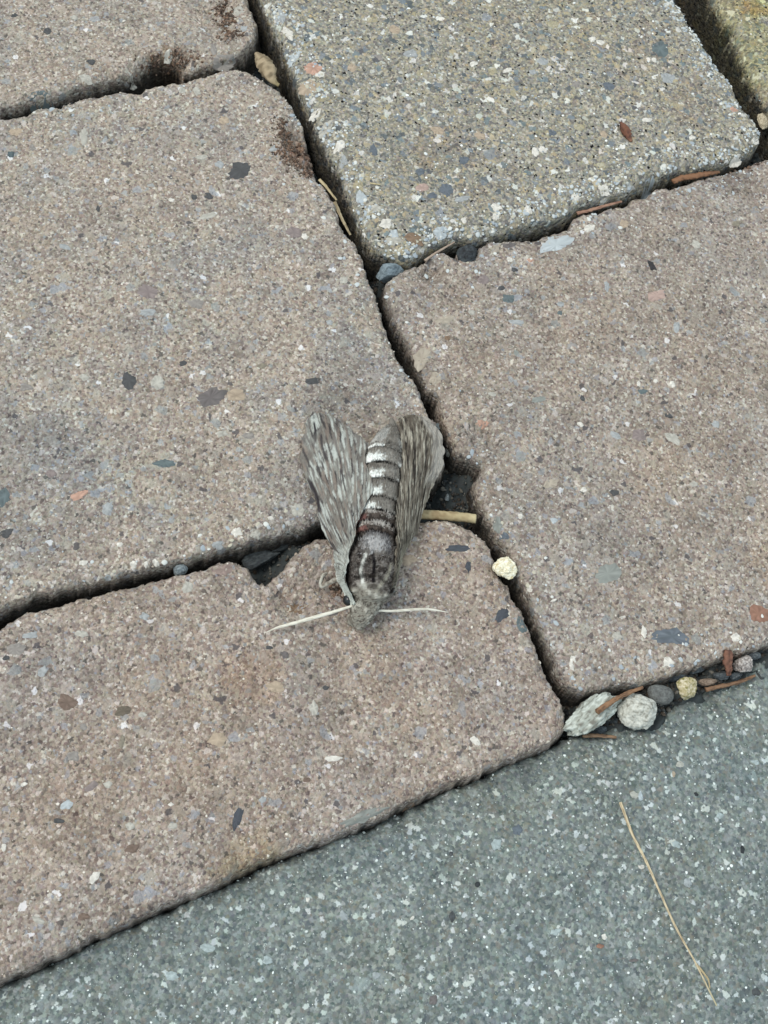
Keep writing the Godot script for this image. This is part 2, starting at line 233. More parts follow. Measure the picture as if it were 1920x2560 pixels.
var texes := {}
func tex(im: Image) -> ImageTexture:
	if not texes.has(im):
		texes[im] = ImageTexture.create_from_image(im)
	return texes[im]

func plain(rough := 0.85, specular := 0.4) -> StandardMaterial3D:
	var m := StandardMaterial3D.new()
	m.vertex_color_use_as_albedo = true
	m.roughness = rough
	m.metallic_specular = specular
	return m

# ------------------------------------------------------------------ meshes
class Slab:
	var key := ""
	var x0: float
	var x1: float
	var z0: float
	var z1: float
	var top := 0.0
	var r := 3.0
	var rc := 6.0
	var tilt := Vector2.ZERO
	var rough := 0.5
	var wave := 0.25
	var soil := 2.4       # depth below which the sides turn dark grey
	var droop := 0.0      # how far a worn edge sinks
	var tab := {}
	var chips: Array = []
	var ne: FastNoiseLite
	var nr: FastNoiseLite
	var nl: FastNoiseLite
	var nm: FastNoiseLite
	var nf: FastNoiseLite

	func fill(side: String, pts: Array, fallback: float, a: float, b: float, sd: float) -> void:
		# the side as offsets every 0.25 mm from a to b
		var o := PackedFloat32Array()
		var n := int((b - a) * 4.0) + 2
		o.resize(n)
		var k := 0
		for i in n:
			var s := a + i * 0.25
			var v := fallback
			if pts.size() > 3:
				if s <= pts[0]:
					v = pts[1]
				elif s >= pts[pts.size() - 2]:
					v = pts[pts.size() - 1]
				else:
					while pts[k + 2] < s:
						k += 2
					v = lerpf(pts[k + 1], pts[k + 3], (s - pts[k]) / maxf(pts[k + 2] - pts[k], 0.001))
			o[i] = v + ne.get_noise_2d(s * 1.6, sd) * 0.3
		tab[side] = o
		tab[side + "0"] = a

	func at(side: String, s: float) -> float:
		var o: PackedFloat32Array = tab[side]
		var f: float = clampf((s - tab[side + "0"]) * 4.0, 0.0, o.size() - 1.01)
		var i := int(f)
		return lerpf(o[i], o[i + 1], f - i)

	func inside(x: float, z: float) -> float:
		var ax := minf(x - at("l", z), at("r", z) - x)
		var az := minf(z - at("t", x), at("b", x) - z)
		var d := minf(ax, az)
		if ax < rc and az < rc:
			d = rc - Vector2(rc - ax, rc - az).length()
		if d < 12.0:
			d += nr.get_noise_2d(x, z) * rough
			if d > -0.3:
				d += nf.get_noise_2d(x * 1.3, z * 1.3) * 0.3 * minf((d + 0.3) * 1.7, 1.0)
		return d

	func height(x: float, z: float, d: float, pores := true) -> float:
		var h := top + tilt.x * (x - (x0 + x1) * 0.5) + tilt.y * (z - (z0 + z1) * 0.5)
		h += nl.get_noise_2d(x, z) * wave + nm.get_noise_2d(x, z) * 0.14 + nf.get_noise_2d(x, z) * 0.05
		var rr := r * (1.0 + 0.45 * ne.get_noise_2d(x * 0.5, z * 0.5 + 300.0))
		if pores:
			h -= 0.45 * smoothstep(0.42, 0.7, nr.get_noise_2d(x * 1.6 + 500.0, z * 1.6))     # pores
		if d < rr:
			var e := clampf(1.0 - d / rr, 0.0, 1.0)
			h -= rr * 0.75 * (1.0 - sqrt(1.0 - e * e))
			h += nf.get_noise_2d(x, z) * 0.3 * minf(e, maxf(1.0 + d, 0.0))
			if d < 0.0:
				h += d * 8.0
		if droop > 0.0 and d < 13.0:
			h -= droop * pow(1.0 - clampf(d / 13.0, 0.0, 1.0), 2.0) * (1.0 + 0.7 * nm.get_noise_2d(x * 0.5, z * 0.5))
		for c in chips:
			var q: float = Vector2(x - c[0], (z - c[1]) * c[4]).length() / c[2]
			if q < 1.0:
				h -= c[3] * (1.0 - q * q) * (1.0 + 0.6 * nf.get_noise_2d(x * 0.7, z * 0.7))
		return maxf(h, -16.0)

func lines(a: float, b: float, lo: float, hi: float, fine: float, mid: float, coarse: float) -> PackedFloat32Array:
	var o := PackedFloat32Array()
	var x := a - 2.5
	while x < b + 2.5:
		o.append(x)
		var s := coarse
		if x > lo and x < hi:
			s = fine if (x < a + 7.0 or x > b - 7.0) else mid
		x += s
	if b + 2.5 - o[o.size() - 1] > 0.05:
		o.append(b + 2.5)
	return o

func grid_mesh(xs: PackedFloat32Array, zs: PackedFloat32Array, hs: PackedFloat32Array, keep: PackedByteArray, cs: PackedColorArray, org: Vector3) -> ArrayMesh:
	var nx := xs.size()
	var nz := zs.size()
	var vs := PackedVector3Array()
	var ns := PackedVector3Array()
	vs.resize(nx * nz)
	ns.resize(nx * nz)
	for j in nz:
		var j0 := maxi(j - 1, 0)
		var j1 := mini(j + 1, nz - 1)
		for i in nx:
			var k := j * nx + i
			var i0 := maxi(i - 1, 0)
			var i1 := mini(i + 1, nx - 1)
			vs[k] = (Vector3(xs[i], hs[k], zs[j]) - org) * MM
			ns[k] = Vector3((hs[j * nx + i0] - hs[j * nx + i1]) / (xs[i1] - xs[i0]), 1.0, (hs[j0 * nx + i] - hs[j1 * nx + i]) / (zs[j1] - zs[j0])).normalized()
	var ix := PackedInt32Array()
	for j in nz - 1:
		for i in nx - 1:
			var k := j * nx + i
			if keep[k] or keep[k + 1] or keep[k + nx] or keep[k + nx + 1]:
				ix.append_array([k, k + 1, k + nx, k + 1, k + nx + 1, k + nx])
	var arr := []
	arr.resize(Mesh.ARRAY_MAX)
	arr[Mesh.ARRAY_VERTEX] = vs
	arr[Mesh.ARRAY_NORMAL] = ns
	arr[Mesh.ARRAY_COLOR] = cs
	arr[Mesh.ARRAY_INDEX] = ix
	var m := ArrayMesh.new()
	m.add_surface_from_arrays(Mesh.PRIMITIVE_TRIANGLES, arr)
	return m

func new_slab(key: String, x0: float, x1: float, z0: float, z1: float, top: float, r: float, rc: float) -> Slab:
	var s := Slab.new()
	s.key = key
	s.x0 = x0
	s.x1 = x1
	s.z0 = z0
	s.z1 = z1
	s.top = top
	s.r = r
	s.rc = rc
	s.ne = n_edge
	s.nr = n_rough
	s.nl = n_low
	s.nm = n_mid
	s.nf = n_fine
	var e: Dictionary = EDGES.get(key, {})
	s.fill("l", e.get("l", []), x0, z0 - 4, z1 + 4, 11.0 + x0)
	s.fill("r", e.get("r", []), x1, z0 - 4, z1 + 4, 52.0 + x1)
	s.fill("t", e.get("t", []), z0, x0 - 4, x1 + 4, 93.0 + z0)
	s.fill("b", e.get("b", []), z1, x0 - 4, x1 + 4, 134.0 + z1)
	# the mesh has to reach past the farthest point of each side
	for q in range(1, e.get("l", []).size(), 2):
		s.x0 = minf(s.x0, e.l[q] - 0.5)
	for q in range(1, e.get("r", []).size(), 2):
		s.x1 = maxf(s.x1, e.r[q] + 0.5)
	for q in range(1, e.get("t", []).size(), 2):
		s.z0 = minf(s.z0, e.t[q] - 0.5)
	for q in range(1, e.get("b", []).size(), 2):
		s.z1 = maxf(s.z1, e.b[q] + 0.5)
	slabs[key] = s
	return s

func build_slab(s: Slab, mat: Material, tint: Color, tint_patches: Array, pale_edge: float, called := "paver", fine := true) -> Node3D:
	var xs := lines(s.x0, s.x1, -104, 168, 0.36, 0.62, 5.0) if fine else lines(s.x0, s.x1, -1e6, 1e6, 0.8, 5.0, 5.0)
	var zs := lines(s.z0, s.z1, -168, 126, 0.36, 0.62, 5.0) if fine else lines(s.z0, s.z1, -1e6, 1e6, 0.8, 5.0, 5.0)
	var n := xs.size() * zs.size()
	var hs := PackedFloat32Array()
	hs.resize(n)
	var cs := PackedColorArray()
	cs.resize(n)
	var keep := PackedByteArray()
	keep.resize(n)
	var k := 0
	for z in zs:
		for x in xs:
			var d := s.inside(x, z)
			keep[k] = 1 if d > -1.7 else 0
			hs[k] = s.height(x, z, d)
			var c := tint * (1.0 + 0.24 * n_tint.get_noise_2d(x, z) + 0.16 * n_mid.get_noise_2d(x + 200.0, z))
			var w := n_tint2.get_noise_2d(x, z)
			c.r *= 1.0 + 0.05 * w
			c.b *= 1.0 - 0.06 * w
			if pale_edge > 0.0 and d < 9.0 and d > 0.2:
				var g := clampf((1.0 - d / 9.0) * (0.7 + 1.2 * n_mid.get_noise_2d(x * 0.6 + 50.0, z * 0.6)), 0.0, 1.0)
				c = c.lerp(Color(c.r * 1.25, c.g * 1.33, c.b * 1.5), g * pale_edge)
			var deep := s.soil if x > s.x0 + 5.0 else 2.2  # left sides turn dark nearer the top
			var side_dark := smoothstep(-deep, -deep - 1.8, hs[k] - s.top + 1.4 * n_mid.get_noise_2d(x, z))
			c = c.lerp(srgb(62, 64, 62) * (tint.g * 0.5 + 0.5), side_dark * 0.9)     # sides blend to dark grey with depth
			for q in tint_patches:
				var f: float = 1.0 - Vector2(x - q[0], z - q[1]).length() / q[2]
				if f > -0.3:
					f = clampf((f + 0.55 * n_rough.get_noise_2d(x * 0.6, z * 0.6)) * 1.8, 0.0, 1.0)
					c = c.lerp(Color(c.r * q[3].r, c.g * q[3].g, c.b * q[3].b), f)
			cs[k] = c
			k += 1
	var org := Vector3((s.x0 + s.x1) * 0.5, -15.0, (s.z0 + s.z1) * 0.5)
	var o := put(called, grid_mesh(xs, zs, hs, keep, cs, org), mat, pavement)
	o.position = org * MM
	return o

func ico(level: int) -> void:
	if ico_v.has(level):
		return
	if level == 0:
		var t := (1.0 + sqrt(5.0)) / 2.0
		var v: Array[Vector3] = [Vector3(-1, t, 0), Vector3(1, t, 0), Vector3(-1, -t, 0), Vector3(1, -t, 0), Vector3(0, -1, t), Vector3(0, 1, t), Vector3(0, -1, -t), Vector3(0, 1, -t), Vector3(t, 0, -1), Vector3(t, 0, 1), Vector3(-t, 0, -1), Vector3(-t, 0, 1)]
		var pv := PackedVector3Array()
		for p in v:
			pv.append(p.normalized())
		ico_v[0] = pv
		ico_i[0] = PackedInt32Array([0, 5, 11, 0, 1, 5, 0, 7, 1, 0, 10, 7, 0, 11, 10, 1, 9, 5, 5, 4, 11, 11, 2, 10, 10, 6, 7, 7, 8, 1, 3, 4, 9, 3, 2, 4, 3, 6, 2, 3, 8, 6, 3, 9, 8, 4, 5, 9, 2, 11, 4, 6, 10, 2, 8, 7, 6, 9, 1, 8])
		return
	ico(level - 1)
	var vs: PackedVector3Array = ico_v[level - 1].duplicate()
	var tri: PackedInt32Array = ico_i[level - 1]
	var mids := {}
	var o := PackedInt32Array()
	for f in range(0, tri.size(), 3):
		var m := [0, 0, 0]
		for e in 3:
			var a := tri[f + e]
			var b := tri[f + (e + 1) % 3]
			var key := mini(a, b) * 100000 + maxi(a, b)
			if not mids.has(key):
				mids[key] = vs.size()
				vs.append(((vs[a] + vs[b]) * 0.5).normalized())
			m[e] = mids[key]
		o.append_array([tri[f], m[0], m[2], tri[f + 1], m[1], m[0], tri[f + 2], m[2], m[1], m[0], m[1], m[2]])
	ico_v[level] = vs
	ico_i[level] = o

func smooth_normals(vs: PackedVector3Array, ix: PackedInt32Array) -> PackedVector3Array:
	var ns := PackedVector3Array()
	ns.resize(vs.size())
	for f in range(0, ix.size(), 3):
		var a := vs[ix[f]]
		var nn := (vs[ix[f + 2]] - a).cross(vs[ix[f + 1]] - a)
		ns[ix[f]] += nn
		ns[ix[f + 1]] += nn
		ns[ix[f + 2]] += nn
	for i in ns.size():
		ns[i] = ns[i].normalized()
	return ns

func commit(vs: PackedVector3Array, cs: PackedColorArray, ix: PackedInt32Array) -> ArrayMesh:
	var arr := []
	arr.resize(Mesh.ARRAY_MAX)
	arr[Mesh.ARRAY_VERTEX] = vs
	arr[Mesh.ARRAY_NORMAL] = smooth_normals(vs, ix)
	arr[Mesh.ARRAY_COLOR] = cs
	arr[Mesh.ARRAY_INDEX] = ix
	var m := ArrayMesh.new()
	m.add_surface_from_arrays(Mesh.PRIMITIVE_TRIANGLES, arr)
	return m

func rock_mesh(half: Vector3, sd: int, level: int, facet: float, bumps: float, colors: Array) -> ArrayMesh:
	# a stone cut by random planes (facet) and roughened (bumps); colors: [main, second, third], linear
	ico(level)
	var r := RandomNumberGenerator.new()
	r.seed = sd
	var planes: Array = []
	for i in 8:
		planes.append([Vector3(r.randfn(), r.randfn() * 0.7, r.randfn()).normalized(), r.randf_range(0.48, 0.88)])
	var na := make_noise(sd + 5, 0.8, 4)
	var nb := make_noise(sd + 9, 0.2, 3)
	var vs: PackedVector3Array = ico_v[level].duplicate()
	var cs := PackedColorArray()
	cs.resize(vs.size())
	for i in vs.size():
		var d := vs[i]
		var rad := 1.0
		for p in planes:
			var q: float = d.dot(p[0])
			if q > 0.0:
				rad = minf(rad, lerpf(1.0, p[1] / maxf(q, p[1]), facet))
		rad *= 1.0 + bumps * (na.get_noise_3dv(d) * 0.9 + nb.get_noise_3dv(d) * 0.45)
		vs[i] = d * rad * half * MM
		var t := na.get_noise_3dv(d * 1.7 + Vector3(7, 3, 1)) * 0.9 + nb.get_noise_3dv(d * 1.3) * 0.7
		var c: Color = colors[0]
		c = c.lerp(colors[1], smoothstep(0.05, 0.4, t))
		c = c.lerp(colors[2], smoothstep(0.1, 0.45, -t))
		cs[i] = c
	return commit(vs, cs, ico_i[level])

func tube_mesh(pts: PackedVector3Array, radii: PackedFloat32Array, sides: int, bump: float, sd: int, colors: Array, flat := 1.0, org := Vector3.ZERO) -> ArrayMesh:
	# a round stem through the points (mm), rings every step; colors: [main, streak, end]
	var na := make_noise(sd, 1.0, 2)
	var vs := PackedVector3Array()
	var cs := PackedColorArray()
	var ix := PackedInt32Array()
	var n := pts.size()
	for i in n:
		var t := (pts[mini(i + 1, n - 1)] - pts[maxi(i - 1, 0)]).normalized()
		var s := t.cross(Vector3.UP).normalized()
		var u := s.cross(t).normalized()
		for k in sides:
			var a := TAU * k / sides
			var p := pts[i]
			var rr := radii[i] * (1.0 + bump * na.get_noise_3d(i * 0.35, cos(a) * 1.3, sin(a) * 1.3))
			vs.append((p + (s * cos(a) + u * sin(a) * flat) * rr - org) * MM)
			var w := na.get_noise_3d(i * 0.12, cos(a) * 2.5 + 9.0, sin(a) * 2.5)
			var c: Color = colors[0].lerp(colors[1], smoothstep(-0.05, 0.35, w))
			if colors.size() > 2:
				c = c.lerp(colors[2], smoothstep(0.8, 1.0, float(i) / (n - 1)))
			cs.append(c)
	for i in n - 1:
		for k in sides:
			var a := i * sides + k
			var b := i * sides + (k + 1) % sides
			ix.append_array([a, b, a + sides, b, b + sides, a + sides])
	for e in 2:
		var at := 0 if e == 0 else (n - 1) * sides
		vs.append((pts[0 if e == 0 else n - 1] - org) * MM)
		cs.append(cs[at])
		for k in sides:
			if e == 0:
				ix.append_array([vs.size() - 1, at + (k + 1) % sides, at + k])
			else:
				ix.append_array([vs.size() - 1, at + k, at + (k + 1) % sides])
	return commit(vs, cs, ix)

func curve(flat_pts: Array, step: float) -> PackedVector3Array:
	var c := Curve3D.new()
	var p: Array[Vector3] = []
	for i in range(0, flat_pts.size(), 3):
		p.append(Vector3(flat_pts[i], flat_pts[i + 1], flat_pts[i + 2]))
	for i in p.size():
		var t: Vector3 = (p[mini(i + 1, p.size() - 1)] - p[maxi(i - 1, 0)]) / 6.0
		c.add_point(p[i], -t, t)
	c.bake_interval = step * 0.25
	var o := PackedVector3Array()
	var n := maxi(int(c.get_baked_length() / step), 6)
	for i in n + 1:
		o.append(c.sample_baked(c.get_baked_length() * i / n, true))
	return o

# ------------------------------------------------------------------ pavers: grains and pebbles
var frame := PackedVector2Array([Vector2(-46, -176), Vector2(178, -126), Vector2(40, 136), Vector2(-112, 80)])

func in_view(x: float, z: float) -> bool:
	return Geometry2D.is_point_in_polygon(Vector2(x, z), frame)

func grains(s: Slab, o: Node3D, per_mm2: float, size: Vector2, palette: Array, sd: int, sink: float, rim := 0) -> void:
	var r := RandomNumberGenerator.new()
	r.seed = sd
	var xa := maxf(s.x0, -104.0)
	var xb := minf(s.x1, 168.0)
	var za := maxf(s.z0, -168.0)
	var zb := minf(s.z1, 126.0)
	var n := int((xb - xa) * (zb - za) * per_mm2)
	var buf := PackedFloat32Array()
	var count := 0
	for i in n:
		var x := r.randf_range(xa, xb)
		var z := r.randf_range(za, zb)
		if not in_view(x, z):
			continue
		var d := s.inside(x, z)
		if d < 0.15:
			continue
		var q := pow(r.randf(), 2.2)
		var rad := lerpf(size.x, size.y, q)
		var y := s.height(x, z, d) - rad * sink
		var b := Basis.from_euler(Vector3(r.randf_range(-0.35, 0.35), r.randf() * TAU, r.randf_range(-0.35, 0.35))) * Basis.from_scale(Vector3(rad * r.randf_range(0.8, 1.5), rad * 0.55, rad * r.randf_range(0.7, 1.1)) * MM)
		var p := (Vector3(x, y, z)) * MM - o.position
		var c: Color = palette[r.randi() % palette.size()]
		var j := r.randf_range(0.8, 1.2)
		buf.append_array([b.x.x, b.y.x, b.z.x, p.x, b.x.y, b.y.y, b.z.y, p.y, b.x.z, b.y.z, b.z.z, p.z, c.r * j, c.g * j, c.b * j, 1.0])
		count += 1
	if rim > 0:
		# stone chips laid bare along the worn rim
		var white := [srgb(184, 189, 188), srgb(200, 201, 195), srgb(164, 171, 174), srgb(178, 173, 156), srgb(150, 158, 163)]
		for i in rim:
			var x := r.randf_range(xa, xb)
			var z := r.randf_range(za, zb)
			var d := s.inside(x, z)
			if d < 0.5 or d > 9.0 or r.randf() < d / 9.0 or n_mid.get_noise_2d(x * 0.5, z * 0.5) < -0.15 or not in_view(x, z):
				continue
			var rad := lerpf(0.2, 0.75, pow(r.randf(), 2.0))
			var b := Basis.from_euler(Vector3(r.randf_range(-0.35, 0.35), r.randf() * TAU, r.randf_range(-0.35, 0.35))) * Basis.from_scale(Vector3(rad * r.randf_range(0.8, 1.5), rad * 0.5, rad * r.randf_range(0.7, 1.1)) * MM)
			var p := Vector3(x, s.height(x, z, d) - rad * 0.3, z) * MM - o.position
			var c: Color = white[r.randi() % white.size()]
			buf.append_array([b.x.x, b.y.x, b.z.x, p.x, b.x.y, b.y.y, b.z.y, p.y, b.x.z, b.y.z, b.z.z, p.z, c.r, c.g, c.b, 1.0])
			count += 1
	var mm := MultiMesh.new()
	mm.transform_format = MultiMesh.TRANSFORM_3D
	mm.use_colors = true
	mm.mesh = M.grain_mesh
	mm.instance_count = count
	mm.buffer = buf
	var g := MultiMeshInstance3D.new()
	g.name = numbered("sand_grains")
	g.multimesh = mm
	g.material_override = M.grain
	g.set_meta("kind", "stuff")
	o.add_child(g, true)

func pebbles(s: Slab, o: Node3D, list: Array, blend := Color(0.27, 0.235, 0.2)) -> void:
	var cols: Array = M.pebble_colors
	for i in range(0, list.size(), 6):
		var x: float = list[i]
		var z: float = list[i + 1]
		var a: float = list[i + 2]
		var b: float = list[i + 3]
		var turn := deg_to_rad(list[i + 4])
		var r := RandomNumberGenerator.new()
		r.seed = 900 + i * 7 + int(x * 13.0)
		var vs := PackedVector3Array()
		var cs := PackedColorArray()
		var ix := PackedInt32Array()
		var main: Color = cols[int(list[i + 5])].lerp(blend, 0.08 if Color(cols[int(list[i + 5])]).g < 0.13 else 0.3)
		var n := 28
		var mid_y := s.height(x, z, s.inside(x, z), false)
		# a broken stone's outline: a round one cut by a few straight breaks
		var cuts: Array = []
		var at := r.randf() * TAU
		for q in r.randi_range(4, 8):
			cuts.append([at, r.randf_range(0.68, 1.0)])
			at += r.randf_range(0.5, 1.6)
		var lobes := PackedFloat32Array()
		for k in n:
			var t := TAU * k / n
			var w := 1.12
			for q in cuts:
				var cc := cos(t - q[0])
				if cc > 0.1:
					w = minf(w, q[1] / cc)
			w *= 1.0 + 0.22 * n_fine.get_noise_2d(x + cos(t) * a * 1.2, z + sin(t) * b * 1.2) + r.randf_range(-0.05, 0.05)
			lobes.append(w)
		for ring in 4:
			var f: float = [0.0, 0.5, 0.86, 1.0][ring]
			var up: float = [0.07, 0.07, 0.04, -0.2][ring]
			for k in (1 if ring == 0 else n):
				var t := TAU * k / n
				var q := Vector2(cos(t) * a, sin(t) * b) * f * lobes[k]
				q = q.rotated(turn)
				var px := x + q.x
				var pz := z + q.y
				vs.append(Vector3(px, maxf(s.height(px, pz, s.inside(px, pz), false), mid_y - 0.5) + up, pz) * MM - o.position)
				var shade := 1.0 + 0.35 * n_fine.get_noise_2d(px * 1.5, pz * 1.5) + 0.25 * n_rough.get_noise_2d(px * 4.0, pz * 4.0)
				cs.append(main * shade)
		for k in n:
			var l := (k + 1) % n
			ix.append_array([0, 1 + k, 1 + l])
			for ring in 2:
				var p := 1 + ring * n
				ix.append_array([p + k, p + n + k, p + l, p + l, p + n + k, p + n + l])
		put("pebble", commit(vs, cs, ix), M.pebble, o)

func crumb_field(called: String, at: PackedVector3Array, size: Vector2, palette: Array, parent: Node, sd: int) -> MultiMeshInstance3D:
	var r := RandomNumberGenerator.new()
	r.seed = sd
	var buf := PackedFloat32Array()
	for p in at:
		var rad := lerpf(size.x, size.y, pow(r.randf(), 2.0))
		var b := Basis.from_euler(Vector3(r.randf() * TAU, r.randf() * TAU, r.randf() * TAU)) * Basis.from_scale(Vector3(rad * r.randf_range(0.8, 1.6), rad * r.randf_range(0.5, 0.9), rad * r.randf_range(0.7, 1.1)) * MM)
		var c: Color = palette[r.randi() % palette.size()] * r.randf_range(0.8, 1.25)
		var q := p * MM
		buf.append_array([b.x.x, b.y.x, b.z.x, q.x, b.x.y, b.y.y, b.z.y, q.y, b.x.z, b.y.z, b.z.z, q.z, c.r, c.g, c.b, 1.0])
	var mm := MultiMesh.new()
	mm.transform_format = MultiMesh.TRANSFORM_3D
	mm.use_colors = true
	mm.mesh = M.grain_mesh
	mm.instance_count = at.size()
	mm.buffer = buf
	var g := MultiMeshInstance3D.new()
	g.name = numbered(called)
	g.multimesh = mm
	g.material_override = M.twig
	g.set_meta("kind", "stuff")
	parent.add_child(g, true)
	return g

func bed(x: float, z: float) -> float:
	var y := -11.0
	for q in mounds:
		var f: float = 1.0 - Vector2(x - q[0], z - q[1]).length() / q[2]
		if f > 0.0:
			y = maxf(y, lerpf(-11.0, q[3], smoothstep(0.0, 0.6, f)))
	return y + 1.6 * n_mid.get_noise_2d(x, z) + 0.8 * n_fine.get_noise_2d(x, z)

func covered(x: float, z: float) -> bool:
	for key in slabs:
		var s: Slab = slabs[key]
		if x > s.x0 and x < s.x1 and z > s.z0 and z < s.z1 and s.inside(x, z) > 0.3:
			return true
	return false

func crumbs() -> void:
	# sand and soil crumbs lying in the joints
	var r := RandomNumberGenerator.new()
	r.seed = 55
	var at := PackedVector3Array()
	var strips := [[-95.0, 20.0, -2.0, 12.0, 2600], [13.0, 24.0, -165.0, 62.0, 4200], [-60.0, 14.0, -132.0, -120.0, 900], [21.0, 145.0, -72.0, -56.0, 2000], [18.0, 80.0, 48.0, 64.0, 3600], [-100.0, 20.0, 58.0, 66.0, 1500], [134.0, 147.0, -130.0, -60.0, 1600]]
	for q in strips:
		for i in q[4]:
			var x := r.randf_range(q[0], q[1])
			var z := r.randf_range(q[2], q[3])
			if covered(x, z):
				continue
			at.append(Vector3(x, bed(x, z) + 0.15, z))
	var g := crumb_field("joint_sand", at, Vector2(0.12, 0.62), [srgb(62, 64, 63), srgb(74, 73, 68), srgb(52, 54, 56), srgb(88, 84, 76), srgb(66, 58, 50), srgb(104, 101, 94), srgb(56, 50, 44)], self, 56)
	g.set_meta("label", "dark sand and soil crumbs lying in the joints between the pavers")
	# brown humus caught on the chipped edges
	at = PackedVector3Array()
	for q in [[13.0, -98.0, 2.6, 5.0, 420], [14.5, -91.5, 1.6, 2.0, 120], [13.5, -105.0, 1.8, 3.0, 150], [-8.0, -133.0, 5.0, 2.4, 420], [11.0, -145.0, 1.8, 4.0, 260], [10.0, -138.0, 2.0, 2.0, 90], [128.0, -64.0, 4.0, 1.5, 110], [-15.5, 13.0, 1.2, 2.0, 60]]:
		for i in q[4] * 2:
			var x: float = q[0] + r.randfn() * q[2] * 0.7
			var z: float = q[1] + r.randfn() * q[3] * 0.6
			var y := bed(x, z)
			for key in slabs:
				var s: Slab = slabs[key]
				if x > s.x0 and x < s.x1 and z > s.z0 and z < s.z1:
					var d := s.inside(x, z)
					if d > -1.0:
						y = maxf(y, s.height(x, z, d))
			if y < -6.0 or n_rough.get_noise_2d(x, z) < -0.12:
				continue
			at.append(Vector3(x, y + 0.05, z))
	g = crumb_field("soil_crumbs", at, Vector2(0.1, 0.5), [srgb(92, 72, 58), srgb(112, 90, 74), srgb(72, 58, 50), srgb(132, 112, 98), srgb(104, 90, 78), srgb(84, 74, 66)], self, 57)
	g.set_meta("label", "rusty brown crumbs of soil caught on the chipped paver edges at the upper left")

# ------------------------------------------------------------------ moth
func nearest(p: Vector2, poly: Array) -> float:
	var best := 1e9
	for i in range(0, poly.size() - 2, 2):
		var q := Geometry2D.get_closest_point_to_segment(p, Vector2(poly[i], poly[i + 1]), Vector2(poly[i + 2], poly[i + 3]))
		best = minf(best, p.distance_to(q))
	return best

var moth_tail := Vector2(9.4, -20.1)
var moth_axis := (Vector2(-14.9, 23.6) - Vector2(9.4, -20.1)).normalized()
var band_at := PackedFloat32Array()
var n_m1: FastNoiseLite
var n_m2: FastNoiseLite
var n_m3: FastNoiseLite

